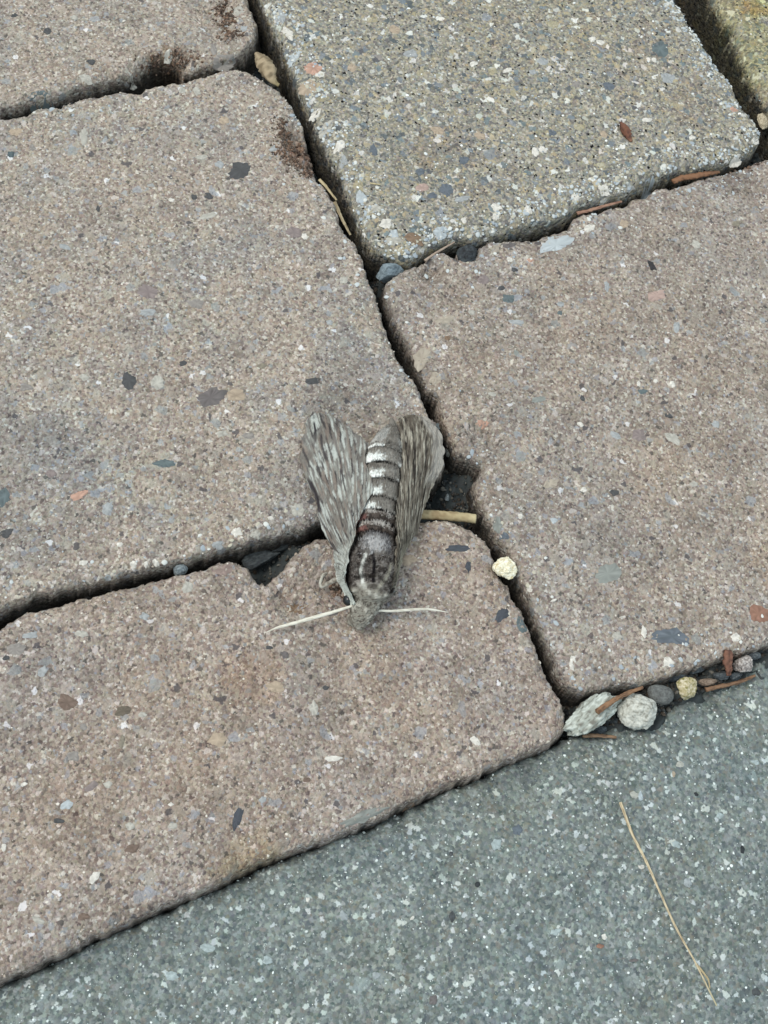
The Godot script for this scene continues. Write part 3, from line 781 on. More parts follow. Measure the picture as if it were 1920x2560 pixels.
func body_color(p: Vector3, side: float) -> Color:
	# p in mm; side -1 (left) .. 1 (right) round the body
	var q := Vector2(p.x, p.z)
	var t := (q - moth_tail).dot(moth_axis)
	var m1 := n_m1.get_noise_3dv(p)
	var m2 := n_m2.get_noise_3dv(p)
	var c: Color
	if t > band_at[7] + 0.2:
		# thorax and head
		var head := smoothstep(42.5, 44.5, t + m1)
		var speck2 := n_m2.get_noise_3dv(p * 2.3)
		c = srgb(88, 81, 76).lerp(srgb(128, 123, 117), smoothstep(0.0, 0.3, m1 * 0.6 + m2 * 0.5 + speck2 * 0.5))
		c = c.lerp(srgb(48, 44, 42), smoothstep(0.08, 0.3, -m1 * 0.7 - m2 * 0.4 - speck2 * 0.4))
		var mid := nearest(q, DARK_MID)
		if absf(side) < 0.62:
			c = c.lerp(srgb(116, 116, 118), 0.55 * smoothstep(0.2, 1.3, mid) * smoothstep(36.5, 34.0, t))
		c = c.lerp(srgb(30, 28, 29), smoothstep(0.55, 0.15, mid + 0.2 * m2))
		var dl := nearest(q, PALE_LEFT)
		var dr := nearest(q, PALE_RIGHT)
		c = c.lerp(srgb(198, 198, 190), smoothstep(0.42, 0.2, dl + 0.25 * m2))
		c = c.lerp(srgb(150, 145, 132), smoothstep(0.45, 0.2, dr + 0.15 * m2))
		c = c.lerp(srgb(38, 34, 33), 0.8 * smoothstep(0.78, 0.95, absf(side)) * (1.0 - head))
		# dark arcs of the collar
		var arc := sin((t - 0.06 * side * side * 30.0) * 3.1 + m1)
		c = c.lerp(srgb(40, 36, 33), 0.7 * smoothstep(38.5, 39.5, t) * smoothstep(0.1, 0.9, arc) * (1.0 - head))
		var spot := q.distance_to(Vector2(WHITE_SPOT[0], WHITE_SPOT[1]))
		c = c.lerp(srgb(186, 184, 182), 0.85 * smoothstep(2.3, 1.7, spot + 2.2 * m2 + 1.5 * m1))
		var hc := srgb(132, 128, 118).lerp(srgb(92, 86, 78), smoothstep(0.0, 0.4, m2)).lerp(srgb(168, 165, 154), smoothstep(0.1, 0.5, m1))
		return c.lerp(hc, head)
	# abdomen
	var i := 0
	while i < 7 and t > band_at[i]:
		i += 1
	var a := band_at[i - 1] if i > 0 else -0.5
	var b := band_at[i]
	var f := clampf((b - t) / (b - a), 0.0, 1.0)     # 0 at the front border of the ring
	var border := minf(b - t, absf(t - a) + 0.25) + 0.22 * m1 + 0.15 * absf(side)
	var speck := n_m2.get_noise_3dv(p * 2.3 + Vector3(31, 5, 8))
	c = srgb(142, 137, 129).lerp(srgb(104, 98, 91), 0.75 * smoothstep(0.0, 0.3, m1 + 0.5 * speck)).lerp(srgb(160, 156, 147), 0.8 * smoothstep(0.1, 0.3, m2 + 0.4 * speck))
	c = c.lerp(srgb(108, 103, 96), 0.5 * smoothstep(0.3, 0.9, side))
	var ragged := 0.5 * m1 + 0.45 * m2 + 0.3 * speck
	if i >= 6:
		c = srgb(98, 89, 82).lerp(srgb(64, 57, 53), smoothstep(-0.1, 0.3, m1 + 0.5 * speck))
		c = c.lerp(srgb(186, 180, 172), smoothstep(0.02, 0.14, f - 0.66 + 0.8 * ragged) * smoothstep(1.0, 0.85, absf(side)))
		c = c.lerp(srgb(132, 98, 92), smoothstep(-0.58, -0.64, side + 0.3 * ragged) * smoothstep(0.62, 0.5, f + 0.4 * ragged))
		return c.lerp(srgb(30, 27, 27), smoothstep(0.42, 0.25, border + 0.5 * ragged))
	var white := smoothstep(-0.1, -0.2, side + 0.6 * ragged) * smoothstep(0.6, 0.48, f + 0.5 * ragged)
	c = c.lerp(srgb(232, 234, 229), white)
	c = c.lerp(srgb(200, 198, 190), 0.8 * smoothstep(0.66, 0.74, side + 0.3 * ragged) * smoothstep(0.3, 0.2, f))
	c = c.lerp(srgb(88, 82, 76), 0.5 * smoothstep(0.62, 0.95, f + 0.3 * ragged))
	c = c.lerp(srgb(24, 22, 23), smoothstep(0.42, 0.28, border + 0.3 * ragged))
	if i == 0:
		c = c.lerp(srgb(118, 112, 104), 0.7)
	return c

func wing_color(s: float, t: float, left: bool, p: Vector3) -> Color:
	# s root to tip, t inner edge to outer edge; the streaks fan out from the hinge
	var hinge := Vector2(-13.5, 21.0) if left else Vector2(-4.0, 21.5)
	var away := Vector2(p.x, p.z) - hinge
	var long := away.length()
	var u := away.angle() * 26.0
	var patch := n_m1.get_noise_2d(u * 0.45 + 20.0, long * 0.2 + 11.0)
	var bend := n_m3.get_noise_2d(long * 0.1, u * 0.3) * 0.12
	var st := n_m1.get_noise_2d((u + bend) * 2.5, long * 0.17 + (0.0 if left else 70.0))
	var st2 := n_m2.get_noise_2d((u + bend) * 1.5 + 40.0, long * 0.14)
	var st3 := n_m3.get_noise_2d((u + bend) * 2.1 + 90.0, long * 0.2)
	var c: Color
	var vein := absf(fposmod(u * 0.42 + 0.15 * n_m3.get_noise_2d(long * 0.3, u), 1.0) - 0.5)
	if left:
		c = srgb(126, 125, 118)
		c = c.lerp(srgb(152, 153, 145), smoothstep(0.02, 0.4, st2))
		c = c.lerp(srgb(106, 102, 98), smoothstep(0.02, 0.38, -st2))
		c = c.lerp(srgb(104, 98, 91), 0.75 * smoothstep(0.02, 0.25, patch))
		c = c.lerp(srgb(84, 79, 76), 0.6 * smoothstep(0.09, 0.03, vein) * smoothstep(-0.25, 0.1, st2) * smoothstep(6.0, 10.0, long))
		c = c.lerp(srgb(62, 58, 58), 0.9 * smoothstep(0.2, 0.3, st + 0.15 * patch))
		c = c.lerp(srgb(178, 182, 175), 0.75 * smoothstep(0.3, 0.42, st3 - 0.3 * patch))
		c = c.lerp(srgb(124, 112, 102), 0.7 * smoothstep(0.2, 0.45, -st3))
		# two dark dashes by the tip, a darker field along the inner edge
		c = c.lerp(srgb(48, 45, 47), smoothstep(0.035, 0.015, absf(t - 0.8 + 0.02 * st2)) * smoothstep(0.78, 0.84, s) * smoothstep(0.94, 0.9, s))
		c = c.lerp(srgb(50, 46, 48), smoothstep(0.05, 0.02, absf(t - 0.96)) * smoothstep(0.5, 0.53, s) * smoothstep(0.66, 0.62, s))
		c = c.lerp(srgb(108, 102, 96), 0.5 * smoothstep(0.4, 0.1, t + 0.3 * st2) * smoothstep(0.72, 0.85, s))
		c = c.lerp(srgb(198, 203, 194), 0.8 * smoothstep(0.34, 0.1, s + 0.25 * st2 + 0.1 * st3))
	else:
		c = srgb(108, 101, 90)
		c = c.lerp(srgb(140, 134, 120), smoothstep(0.02, 0.4, st2))
		c = c.lerp(srgb(82, 75, 66), smoothstep(0.02, 0.38, -st2))
		c = c.lerp(srgb(88, 80, 70), 0.6 * smoothstep(0.05, 0.3, patch))
		c = c.lerp(srgb(64, 57, 50), 0.6 * smoothstep(0.09, 0.03, vein) * smoothstep(-0.25, 0.1, st2) * smoothstep(6.0, 10.0, long))
		c = c.lerp(srgb(50, 45, 40), smoothstep(0.16, 0.34, st))
		c = c.lerp(srgb(158, 152, 138), smoothstep(0.28, 0.55, st3))
		c = c.lerp(srgb(158, 152, 134), 0.8 * smoothstep(0.45, 0.75, t) * smoothstep(0.26, 0.12, s))
		var rim := smoothstep(0.68, 0.8, t + 0.06 * st2) * smoothstep(0.5, 0.62, s)
		c = c.lerp(srgb(150, 145, 136).lerp(srgb(120, 115, 108), smoothstep(0.0, 0.4, st3)), rim)
	return c

func wing_mesh(tab: Array, left: bool) -> ArrayMesh:
	var ns := 230
	var nt := 84
	var st := tab.size() / 6
	var inner := Curve3D.new()
	var outer := Curve3D.new()
	var pi: Array[Vector3] = []
	var po: Array[Vector3] = []
	for k in st:
		pi.append(Vector3(tab[k * 6], tab[k * 6 + 1], tab[k * 6 + 2]))
		po.append(Vector3(tab[k * 6 + 3], tab[k * 6 + 4], tab[k * 6 + 5]))
	var vs := PackedVector3Array()
	var cs := PackedColorArray()
	var ix := PackedInt32Array()
	for i in ns + 1:
		var s := float(i) / ns
		var f := s * (st - 1)
		var k := clampi(int(f), 0, st - 2)
		var w := f - k
		var a := pi[maxi(k - 1, 0)].cubic_interpolate(pi[k], pi[k], pi[k], 0.0)
		a = pi[k].cubic_interpolate(pi[k + 1], pi[maxi(k - 1, 0)], pi[mini(k + 2, st - 1)], w)
		var b := po[k].cubic_interpolate(po[k + 1], po[maxi(k - 1, 0)], po[mini(k + 2, st - 1)], w)
		for j in nt + 1:
			var t := float(j) / nt
			var p := a.lerp(b, t)
			var bulge := sin(PI * pow(t, 0.75))
			p.y += bulge * 1.1 * (1.0 - 0.5 * s)
			# raised veins and loose scales
			p.y += 0.05 * cos(t * 7.5 * TAU) * (1.0 - 0.6 * s)
			p.y += 0.14 * n_m2.get_noise_2d(t * 20.0 + 9.0, s * 14.0) + 0.25 * n_m1.get_noise_2d(t * 9.0 + 30.0, s * 16.0)
			var e := minf(minf(t, 1.0 - t) * 8.0, minf(s, 1.0 - s) * 14.0)
			if e < 0.5:
				p += Vector3(n_m3.get_noise_2d(s * 22.0, t * 14.0), 0, n_m3.get_noise_2d(s * 22.0 + 50.0, t * 14.0)) * (0.9 + 0.7 * smoothstep(0.75, 0.95, s)) * (0.5 - e)
			vs.append(p * MM)
			var powder := 1.0 + 0.2 * n_m2.get_noise_2d(t * 60.0, s * 110.0)
			cs.append(wing_color(s, t, left, p) * powder)
	var cols := nt + 1
	var n0 := vs.size()
	for k in n0:     # underside, a scale's thickness below, meeting the top at the rim
		var i := k / cols
		var j := k % cols
		var rim := i == 0 or i == ns or j == 0 or j == nt
		vs.append(vs[k] - Vector3(0, 0.0 if rim else 0.00014, 0))
		cs.append(cs[k] * 0.9)
	for i in ns:
		for j in nt:
			var k := i * cols + j
			ix.append_array([k, k + 1, k + cols, k + 1, k + cols + 1, k + cols])
			k += n0
			ix.append_array([k, k + cols, k + 1, k + 1, k + cols, k + cols + 1])
	return commit(vs, cs, ix)

func spine_at(f: float) -> Array:
	var n := SPINE.size() / 4
	var k := clampi(int(f), 0, n - 2)
	var w := f - k
	var g := func(i: int) -> Vector4:
		i = clampi(i, 0, n - 1)
		return Vector4(SPINE[i * 4], SPINE[i * 4 + 1], SPINE[i * 4 + 2], SPINE[i * 4 + 3])
	var a: Vector4 = g.call(k - 1)
	var b: Vector4 = g.call(k)
	var c: Vector4 = g.call(k + 1)
	var d: Vector4 = g.call(k + 2)
	var v := 0.5 * ((2.0 * b) + (c - a) * w + (2.0 * a - 5.0 * b + 4.0 * c - d) * w * w + (3.0 * b - a - 3.0 * c + d) * w * w * w)
	return [Vector3(v.x, v.y, v.z), maxf(v.w, 0.15)]

func body_mesh() -> ArrayMesh:
	var rings := 360
	var sides := 96
	var vs := PackedVector3Array()
	var cs := PackedColorArray()
	var ix := PackedInt32Array()
	var n := SPINE.size() / 4
	var right := Vector3(-moth_axis.y, 0, moth_axis.x) * -1.0
	if right.x < 0.0:
		right = -right
	for i in rings + 1:
		var f := float(i) / rings * (n - 1)
		var sp := spine_at(f)
		var p: Vector3 = sp[0]
		var w: float = sp[1]
		var sp2 := spine_at(minf(f + 0.02, n - 1.0))
		var sp1 := spine_at(maxf(f - 0.02, 0.0))
		var tan: Vector3 = (sp2[0] - sp1[0]).normalized()
		var up := right.cross(tan).normalized()
		if up.y < 0.0:
			up = -up
		var t := (Vector2(p.x, p.z) - moth_tail).dot(moth_axis)
		# each abdomen ring swells behind its front border, and overlaps the next
		var swell := 0.0
		for b in 8:
			var dd := band_at[b] - t
			if dd > 0.0 and dd < 4.6:
				swell = maxf(swell, 0.12 * smoothstep(0.0, 0.2, dd) * (1.0 - dd / 4.6))
			if absf(dd) < 0.35:
				swell -= 0.05 * (1.0 - absf(dd) / 0.35)
		for k in sides:
			var a := TAU * k / sides
			var e := Vector2(sin(a), cos(a))
			var rr := w * (0.95 + swell)
			var low := 0.9 if e.y < 0.0 else (0.86 if t < band_at[7] else 0.95)
			var q := p + right * e.x * rr + up * e.y * rr * low
			q.y = maxf(q.y, 0.05)
			var fuzz := n_m2.get_noise_3dv(q * 1.6) * 0.24 + n_m1.get_noise_3dv(q) * 0.26
			q += (right * e.x + up * e.y) * fuzz * smoothstep(0.3, 2.0, w)
			vs.append(q * MM)
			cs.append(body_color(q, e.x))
	for i in rings:
		for k in sides:
			var a := i * sides + k
			var b := i * sides + (k + 1) % sides
			ix.append_array([a, b, a + sides, b, b + sides, a + sides])
	for e in 2:
		var at := 0 if e == 0 else rings * sides
		var mid := Vector3.ZERO
		for k in sides:
			mid += vs[at + k] / sides
		vs.append(mid)
		cs.append(cs[at])
		for k in sides:
			ix.append_array([vs.size() - 1, at + k, at + (k + 1) % sides] if e == 1 else [vs.size() - 1, at + (k + 1) % sides, at + k])
	return commit(vs, cs, ix)

func strand_mesh() -> ArrayMesh:
	var vs := PackedVector3Array([Vector3(-0.5, 0, 0), Vector3(0.5, 0, 0), Vector3(0, 0.6, 0), Vector3(-0.35, 0.35, 0.5), Vector3(0.35, 0.35, 0.5), Vector3(0, 0.75, 0.5), Vector3(0, 0.3, 1)])
	var ix := PackedInt32Array([0, 1, 3, 1, 4, 3, 1, 2, 4, 2, 5, 4, 2, 0, 5, 0, 3, 5, 3, 4, 6, 4, 5, 6, 5, 3, 6])
	var cs := PackedColorArray()
	cs.resize(7)
	cs.fill(Color.WHITE)
	return commit(vs, cs, ix)

func build_moth() -> void:
	n_m1 = make_noise(71, 2.2, 3)
	n_m2 = make_noise(72, 0.8, 2)
	n_m3 = make_noise(73, 1.6, 2)
	for i in range(0, BANDS.size(), 2):
		band_at.append((Vector2(BANDS[i], BANDS[i + 1]) - moth_tail).dot(moth_axis))
	var moth := thing("moth", Vector3.ZERO, "large grey-brown hawk moth with banded abdomen resting across the joint between pavers", "moth")
	var furry := plain(0.95, 0.15)
	var scaly := plain(0.75, 0.3)
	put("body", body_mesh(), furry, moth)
	var wl := put("wing", wing_mesh(WING_LEFT, true), scaly, moth)
	wl.set_meta("label", "pale grey streaked wing lying on the left paver")
	var wr := put("wing", wing_mesh(WING_RIGHT, false), scaly, moth)
	wr.set_meta("label", "browner streaked wing beside the dark gap")
	for side in 2:
		var pts := curve(FEELER_LEFT if side == 0 else FEELER_RIGHT, 0.3)
		var rad := PackedFloat32Array()
		for i in pts.size():
			var f := float(i) / (pts.size() - 1)
			rad.append((0.28 if side == 0 else 0.2) * (0.75 + 0.5 * sin(PI * minf(f * 1.1, 1.0))) * smoothstep(1.02, 0.8, f) + 0.05)
		put("antenna", tube_mesh(pts, rad, 10, 0.12, 81 + side, [srgb(212, 208, 194), srgb(184, 178, 162)]), plain(0.7, 0.3), moth)
	var lp := curve(LEG, 0.25)
	var lr := PackedFloat32Array()
	for i in lp.size():
		lr.append(0.55 - 0.25 * i / lp.size())
	put("leg", tube_mesh(lp, lr, 8, 0.35, 84, [srgb(176, 172, 160), srgb(120, 112, 102)]), furry, moth)
	var em := rock_mesh(Vector3(1.15, 1.25, 1.15), 3, 3, 0.0, 0.02, [srgb(22, 24, 26), srgb(30, 34, 38), srgb(16, 16, 18)])
	var eye := put("eye", em, plain(0.3, 0.5), moth)
	eye.position = Vector3(EYE[0], EYE[1], EYE[2]) * MM
	var eye2 := put("eye", em, eye.material_override, moth)
	eye2.position = Vector3(EYE[3], EYE[4], EYE[5]) * MM
	for side in 2:
		var pp := curve(PALP_LEFT if side == 0 else PALP_RIGHT, 0.2)
		var pr := PackedFloat32Array()
		for i in pp.size():
			pr.append(0.75 * sin(PI * lerpf(0.25, 0.95, float(i) / (pp.size() - 1))))
		put("palp", tube_mesh(pp, pr, 14, 0.4, 88 + side, [srgb(138, 133, 121), srgb(100, 94, 86)]), furry, moth)
	# hair: thorax, head, shoulders and the rings of the abdomen
	var r := RandomNumberGenerator.new()
	r.seed = 44
	var buf := PackedFloat32Array()
	var count := 0
	var n := SPINE.size() / 4
	var right := Vector3(moth_axis.y, 0, -moth_axis.x)
	var back := Vector3(-moth_axis.x, 0, -moth_axis.y)
	for i in 11000:
		var f := r.randf_range(1.0, n - 1.15)
		var sp := spine_at(f)
		var w: float = sp[1]
		var a := r.randf_range(-1.75, 1.75)
		var nrm := (right * sin(a) + Vector3.UP * cos(a)).normalized()
		var p: Vector3 = sp[0] + nrm * w * 0.97
		var t := (Vector2(p.x, p.z) - moth_tail).dot(moth_axis)
		var thorax := t > band_at[7]
		var length := r.randf_range(0.4, 0.85) if thorax else r.randf_range(0.4, 0.8)
		var c := body_color(p, sin(a)) * r.randf_range(0.65, 1.4)
		var dir := (back + nrm * (0.4 if thorax else 0.2) + Vector3(r.randfn(), r.randfn() * 0.4, r.randfn()) * 0.22).normalized()
		var b := Basis.looking_at(-dir, nrm) * Basis.from_scale(Vector3(0.09, 0.05, length) * MM)
		p *= MM
		buf.append_array([b.x.x, b.y.x, b.z.x, p.x, b.x.y, b.y.y, b.z.y, p.y, b.x.z, b.y.z, b.z.z, p.z, c.r, c.g, c.b, 1.0])
		count += 1
	for side in 2:       # scales that stand up from the wings
		var tab: Array = WING_LEFT if side == 0 else WING_RIGHT
		var st := tab.size() / 6
		for i in 800:
			var s := pow(r.randf(), 1.3 if i % 2 else 0.8) * 0.985
			var t := r.randf_range(0.02, 0.985)
			var fk := s * (st - 1)
			var k := clampi(int(fk), 0, st - 2)
			var w := fk - k
			var pa := Vector3(tab[k * 6], tab[k * 6 + 1], tab[k * 6 + 2]).lerp(Vector3(tab[k * 6 + 6], tab[k * 6 + 7], tab[k * 6 + 8]), w)
			var pb := Vector3(tab[k * 6 + 3], tab[k * 6 + 4], tab[k * 6 + 5]).lerp(Vector3(tab[k * 6 + 9], tab[k * 6 + 10], tab[k * 6 + 11]), w)
			var p := pa.lerp(pb, t)
			p.y += sin(PI * pow(t, 0.75)) * 1.1 * (1.0 - 0.5 * s) + 0.02
			var c := wing_color(s, t, side == 0, p) * r.randf_range(0.85, 1.2)
			var along := (Vector3(tab[k * 6 + 6], tab[k * 6 + 7], tab[k * 6 + 8]).lerp(Vector3(tab[k * 6 + 9], tab[k * 6 + 10], tab[k * 6 + 11]), t) - Vector3(tab[k * 6], tab[k * 6 + 1], tab[k * 6 + 2]).lerp(Vector3(tab[k * 6 + 3], tab[k * 6 + 4], tab[k * 6 + 5]), t)).normalized()
			var dir := (along + Vector3(r.randfn() * 0.08, 0.05 + 0.08 * absf(r.randfn()), r.randfn() * 0.08)).normalized()
			var length := r.randf_range(0.7, 1.5) * (1.1 if s < 0.3 else 0.6)
			var b := Basis.looking_at(-dir, Vector3.UP) * Basis.from_scale(Vector3(0.1, 0.03, length) * MM)
			p *= MM
			buf.append_array([b.x.x, b.y.x, b.z.x, p.x, b.x.y, b.y.y, b.z.y, p.y, b.x.z, b.y.z, b.z.z, p.z, c.r, c.g, c.b, 1.0])
			count += 1
	var mm := MultiMesh.new()
	mm.transform_format = MultiMesh.TRANSFORM_3D
	mm.use_colors = true
	mm.mesh = strand_mesh()
	mm.instance_count = count
	mm.buffer = buf
	var g := MultiMeshInstance3D.new()
	g.name = "fur"
	g.multimesh = mm
	g.material_override = furry
	g.set_meta("kind", "stuff")
	moth.add_child(g, true)

# ------------------------------------------------------------------ loose things
func stone(key: String, called: String, label: String, category: String, colors: Array, tall: float, facet: float, bumps: float, sd: int, group := "", level := 4, tilt := Vector3.ZERO) -> void:
	var s: Array = STONES[key]
	var o := put(called, rock_mesh(Vector3(s[3] * 1.08, tall, s[4] * 1.08), sd, level, facet, bumps, colors), M.stone, self)
	o.position = Vector3(s[0], s[1], s[2]) * MM
	o.rotation = Vector3(tilt.x, -deg_to_rad(s[5]), tilt.z)
	tag(o, label, category, group)

func twig(key: String, called: String, label: String, category: String, radius: float, taper: float, colors: Array, bump: float, sd: int, flat := 1.0, group := "", belly := 0.0) -> void:
	var pts := curve(TWIGS[key], 0.3)
	var rad := PackedFloat32Array()
	for i in pts.size():
		var f := float(i) / (pts.size() - 1)
		rad.append(maxf(radius * lerpf(1.0, taper, f) * (1.0 - belly + belly * 1.3 * sin(PI * clampf(f, 0.03, 0.97))), 0.06))
	var org := pts[0]
	var o := put(called, tube_mesh(pts, rad, 12, bump, sd, colors, flat, org), M.twig, self)
	o.position = org * MM
	tag(o, label, category, group)

# ------------------------------------------------------------------ scene
func _ready() -> void:
	var cam := Camera3D.new()
	cam.name = "camera"
	cam.fov = 47.62
	cam.near = 0.005
	cam.far = 300.0
	cam.transform = Transform3D(Basis(Vector3(0.925016, 0.130596, 0.356776), Vector3(0.279562, 0.401934, -0.871948), Vector3(-0.257274, 0.906308, 0.335286)), Vector3(-64.3184, 226.577, 83.8214) * MM)
	add_child(cam)
	cam.make_current()
	var we := WorldEnvironment.new()
	we.name = "world_environment"
	var env := Environment.new()
	var sky := Sky.new()
	var sm := ProceduralSkyMaterial.new()
	sm.sky_top_color = Color(0.83, 0.89, 0.93)
	sm.sky_horizon_color = Color(0.74, 0.80, 0.85)
	sm.sky_curve = 0.25
	sm.ground_bottom_color = Color(0.3, 0.3, 0.29)
	sm.ground_horizon_color = Color(0.55, 0.57, 0.58)
	sm.energy_multiplier = 1.0
	sm.sun_angle_max = 0.0
	sky.sky_material = sm
	env.background_mode = Environment.BG_SKY
	env.sky = sky
	env.tonemap_mode = Environment.TONE_MAPPER_LINEAR
	env.tonemap_exposure = 1.36
	env.sdfgi_enabled = true
	env.ssao_enabled = true
	env.ssil_enabled = true
	we.environment = env
	add_child(we)
	var sun := DirectionalLight3D.new()
	sun.name = "overcast_sun"
	sun.light_energy = 0.5
	sun.light_color = Color(1.0, 0.98, 0.95)
	sun.light_angular_distance = 24.0
	sun.shadow_enabled = true
	sun.look_at_from_position(Vector3(-0.6, 1.1, -0.3), Vector3.ZERO, Vector3.UP)
	add_child(sun)

	n_edge = make_noise(1, 6.0, 3)
	n_rough = make_noise(2, 2.6, 3)
	n_low = make_noise(3, 45.0, 2)
	n_mid = make_noise(4, 5.0, 3)
	n_fine = make_noise(5, 1.3, 2)
	n_tint = make_noise(6, 16.0, 3)
	n_tint2 = make_noise(7, 40.0, 2)

	# materials: cast concrete with sand and stone chips in it
	var px := 2048
	var brick_img := painted(px, [
		[3.7, 3.2, 11, lut([[0.3, 156, 144, 130, 255], [0.22, 138, 125, 113, 255], [0.17, 172, 161, 147, 255], [0.1, 122, 110, 101, 255], [0.12, 150, 141, 131, 255], [0.04, 192, 184, 171, 255], [0.03, 102, 93, 88, 255], [0.02, 144, 146, 147, 255]], 6, 1)],
		[5.6, 4.0, 12, lut([[0.11, 164, 152, 138, 170], [0.1, 126, 113, 103, 160], [0.025, 196, 188, 176, 210], [0.02, 92, 84, 80, 210], [0.012, 160, 142, 126, 170], [0.008, 144, 147, 150, 170]], 7, 2)],
		[9.0, 5.5, 13, lut([[0.012, 188, 181, 169, 220], [0.008, 84, 80, 80, 225], [0.01, 156, 140, 126, 170], [0.006, 150, 152, 154, 170], [0.006, 214, 210, 202, 240]], 8, 3)],
		[16.0, 9.0, 14, lut([[0.01, 166, 156, 143, 150], [0.008, 122, 111, 104, 150], [0.005, 150, 152, 152, 170]], 6, 4)]])
	var brick_bump := relief(px, [[3.7, 3.2, 11, 0.4], [5.6, 4.0, 12, 0.5], [14.0, 8.0, 19, 0.55]])
	var worn_img := painted(px, [
		[4.0, 3.4, 21, lut([[0.22, 142, 136, 122, 255], [0.22, 124, 119, 108, 255], [0.14, 158, 152, 136, 255], [0.12, 108, 105, 98, 255], [0.13, 134, 133, 128, 255], [0.07, 174, 169, 156, 255], [0.06, 150, 141, 118, 255], [0.02, 94, 93, 91, 255]], 8, 5)],
		[7.0, 5.0, 22, lut([[0.05, 162, 154, 132, 160], [0.05, 114, 117, 118, 150], [0.04, 186, 186, 178, 205], [0.035, 94, 94, 92, 190], [0.02, 166, 151, 118, 170]], 8, 6)],
		[11.0, 7.0, 23, lut([[0.02, 194, 194, 188, 225], [0.018, 110, 119, 126, 200], [0.01, 170, 157, 126, 180], [0.008, 88, 91, 95, 215], [0.008, 214, 212, 204, 240]], 8, 7)],
		[18.0, 9.0, 24, lut([[0.01, 126, 132, 137, 170], [0.01, 162, 151, 124, 160], [0.005, 188, 190, 188, 200]], 6, 8)]])
	var worn_bump := relief(px, [[4.0, 3.4, 21, 0.4], [7.0, 5.0, 22, 0.6], [14.0, 8.0, 25, 0.55]])
	var grey_img := painted(px, [
		[3.6, 3.0, 31, lut([[0.32, 112, 118, 114, 255], [0.24, 101, 108, 105, 255], [0.18, 124, 130, 125, 255], [0.13, 90, 97, 96, 255], [0.09, 138, 144, 138, 255], [0.04, 116, 114, 106, 255]], 7, 9)],
		[5.4, 3.6, 32, lut([[0.08, 130, 138, 135, 140], [0.05, 92, 100, 100, 130], [0.028, 184, 191, 187, 225], [0.02, 122, 120, 110, 180]], 8, 10)],
		[8.0, 4.5, 33, lut([[0.005, 196, 202, 197, 210], [0.007, 144, 151, 148, 140], [0.003, 76, 82, 86, 200]], 9, 11)],
		[14.0, 7.0, 34, lut([[0.004, 146, 155, 154, 130], [0.003, 124, 132, 132, 130], [0.0012, 180, 188, 184, 190]], 8, 12)]])
	var grey_bump := relief(px, [[3.6, 3.0, 31, 0.5], [5.4, 3.6, 32, 0.7], [8.0, 4.5, 33, 0.5]])
	M.brick = stone_mat(brick_img, brick_bump, 0.055, 0.24, Vector3(0.47, 0.3, 0.0))
	M.brick_low = stone_mat(brick_img, brick_bump, 0.055, 0.24, Vector3(0.55, 0.3, 0.45))
	M.brick_right = stone_mat(brick_img, brick_bump, 0.055, 0.24, Vector3(0.17, 0.3, 0.55))
	M.worn = stone_mat(worn_img, worn_bump, 0.06, 0.24, Vector3(-0.02, 0.3, 0.8))
	M.grey = stone_mat(grey_img, grey_bump, 0.04, 0.30, Vector3(0.35, 0.3, -0.02))
	M.grain = plain(0.88, 0.25)
	M.pebble = plain(0.85, 0.3)
	M.stone = plain(0.85, 0.4)
	M.stone.heightmap_enabled = true
	M.stone.heightmap_texture = tex(grey_bump)
	M.stone.heightmap_scale = 0.02
	M.stone.uv1_triplanar = true
	M.stone.uv1_scale = Vector3.ONE / 0.2
	M.stone.uv1_offset = Vector3(0.5, 0.5, 0.5)
	M.twig = plain(0.8, 0.35)
	M.soil = plain(0.95, 0.2)
	M.grain_mesh = rock_mesh(Vector3.ONE * 1000.0, 17, 1, 0.7, 0.25, [Color.WHITE, Color.WHITE, Color.WHITE])
	# order: dark, dark2, teal, teal2, teal3, pale, pale2, blue, blue2, purp, purp2, white, brown, brown2, salm, grey, olive, olive2, navy, navy2, tan, tan2, pink, redd, black
	M.pebble_colors = [srgb(66, 68, 70), srgb(98, 93, 92), srgb(70, 84, 88), srgb(86, 98, 100), srgb(122, 130, 126), srgb(172, 170, 160), srgb(160, 172, 172), srgb(150, 156, 158), srgb(172, 182, 186), srgb(120, 108, 108), srgb(132, 112, 106), srgb(214, 210, 200), srgb(116, 96, 78), srgb(106, 90, 80), srgb(184, 142, 122), srgb(128, 124, 120), srgb(118, 112, 96), srgb(98, 90, 78), srgb(60, 66, 74), srgb(88, 96, 104), srgb(166, 148, 126), srgb(164, 154, 138), srgb(168, 142, 132), srgb(132, 98, 82), srgb(38, 40, 44)]

	# the bed under the paving, out to the horizon, with loose sand in the joints
	var gx := PackedFloat32Array()
	for v in [-60000.0, -6000.0, -1500.0, -600.0, -300.0]:
		gx.append(v)
	var gz := gx.duplicate()
	for i in 310:
		gx.append(-110.0 + i * 0.9)
		gz.append(-172.0 + i * 0.98)
	for v in [300.0, 600.0, 1500.0, 6000.0, 60000.0]:
		gx.append(v)
		gz.append(v)
	mounds = [[21.0, -1.5, 9.0, -7.0], [-18.0, 6.0, 12.0, -6.5], [29.0, 57.0, 9.0, -5.5], [38.0, 57.5, 9.0, -5.5], [48.0, 57.0, 9.0, -5.5], [59.0, 57.5, 9.0, -5.5], [68.0, 57.5, 9.0, -5.5], [24.0, -58.0, 6.0, -8.0]]
	var gh := PackedFloat32Array()
	var gc := PackedColorArray()
	var gk := PackedByteArray()
	for z in gz:
		for x in gx:
			gh.append(bed(x, z))
			var near := absf(x) < 299.0 and absf(z) < 299.0
			gc.append(srgb(62, 66, 66) * (1.0 + (0.5 * n_rough.get_noise_2d(x * 1.4, z * 1.4) if near else 0.0)))
			gk.append(1)
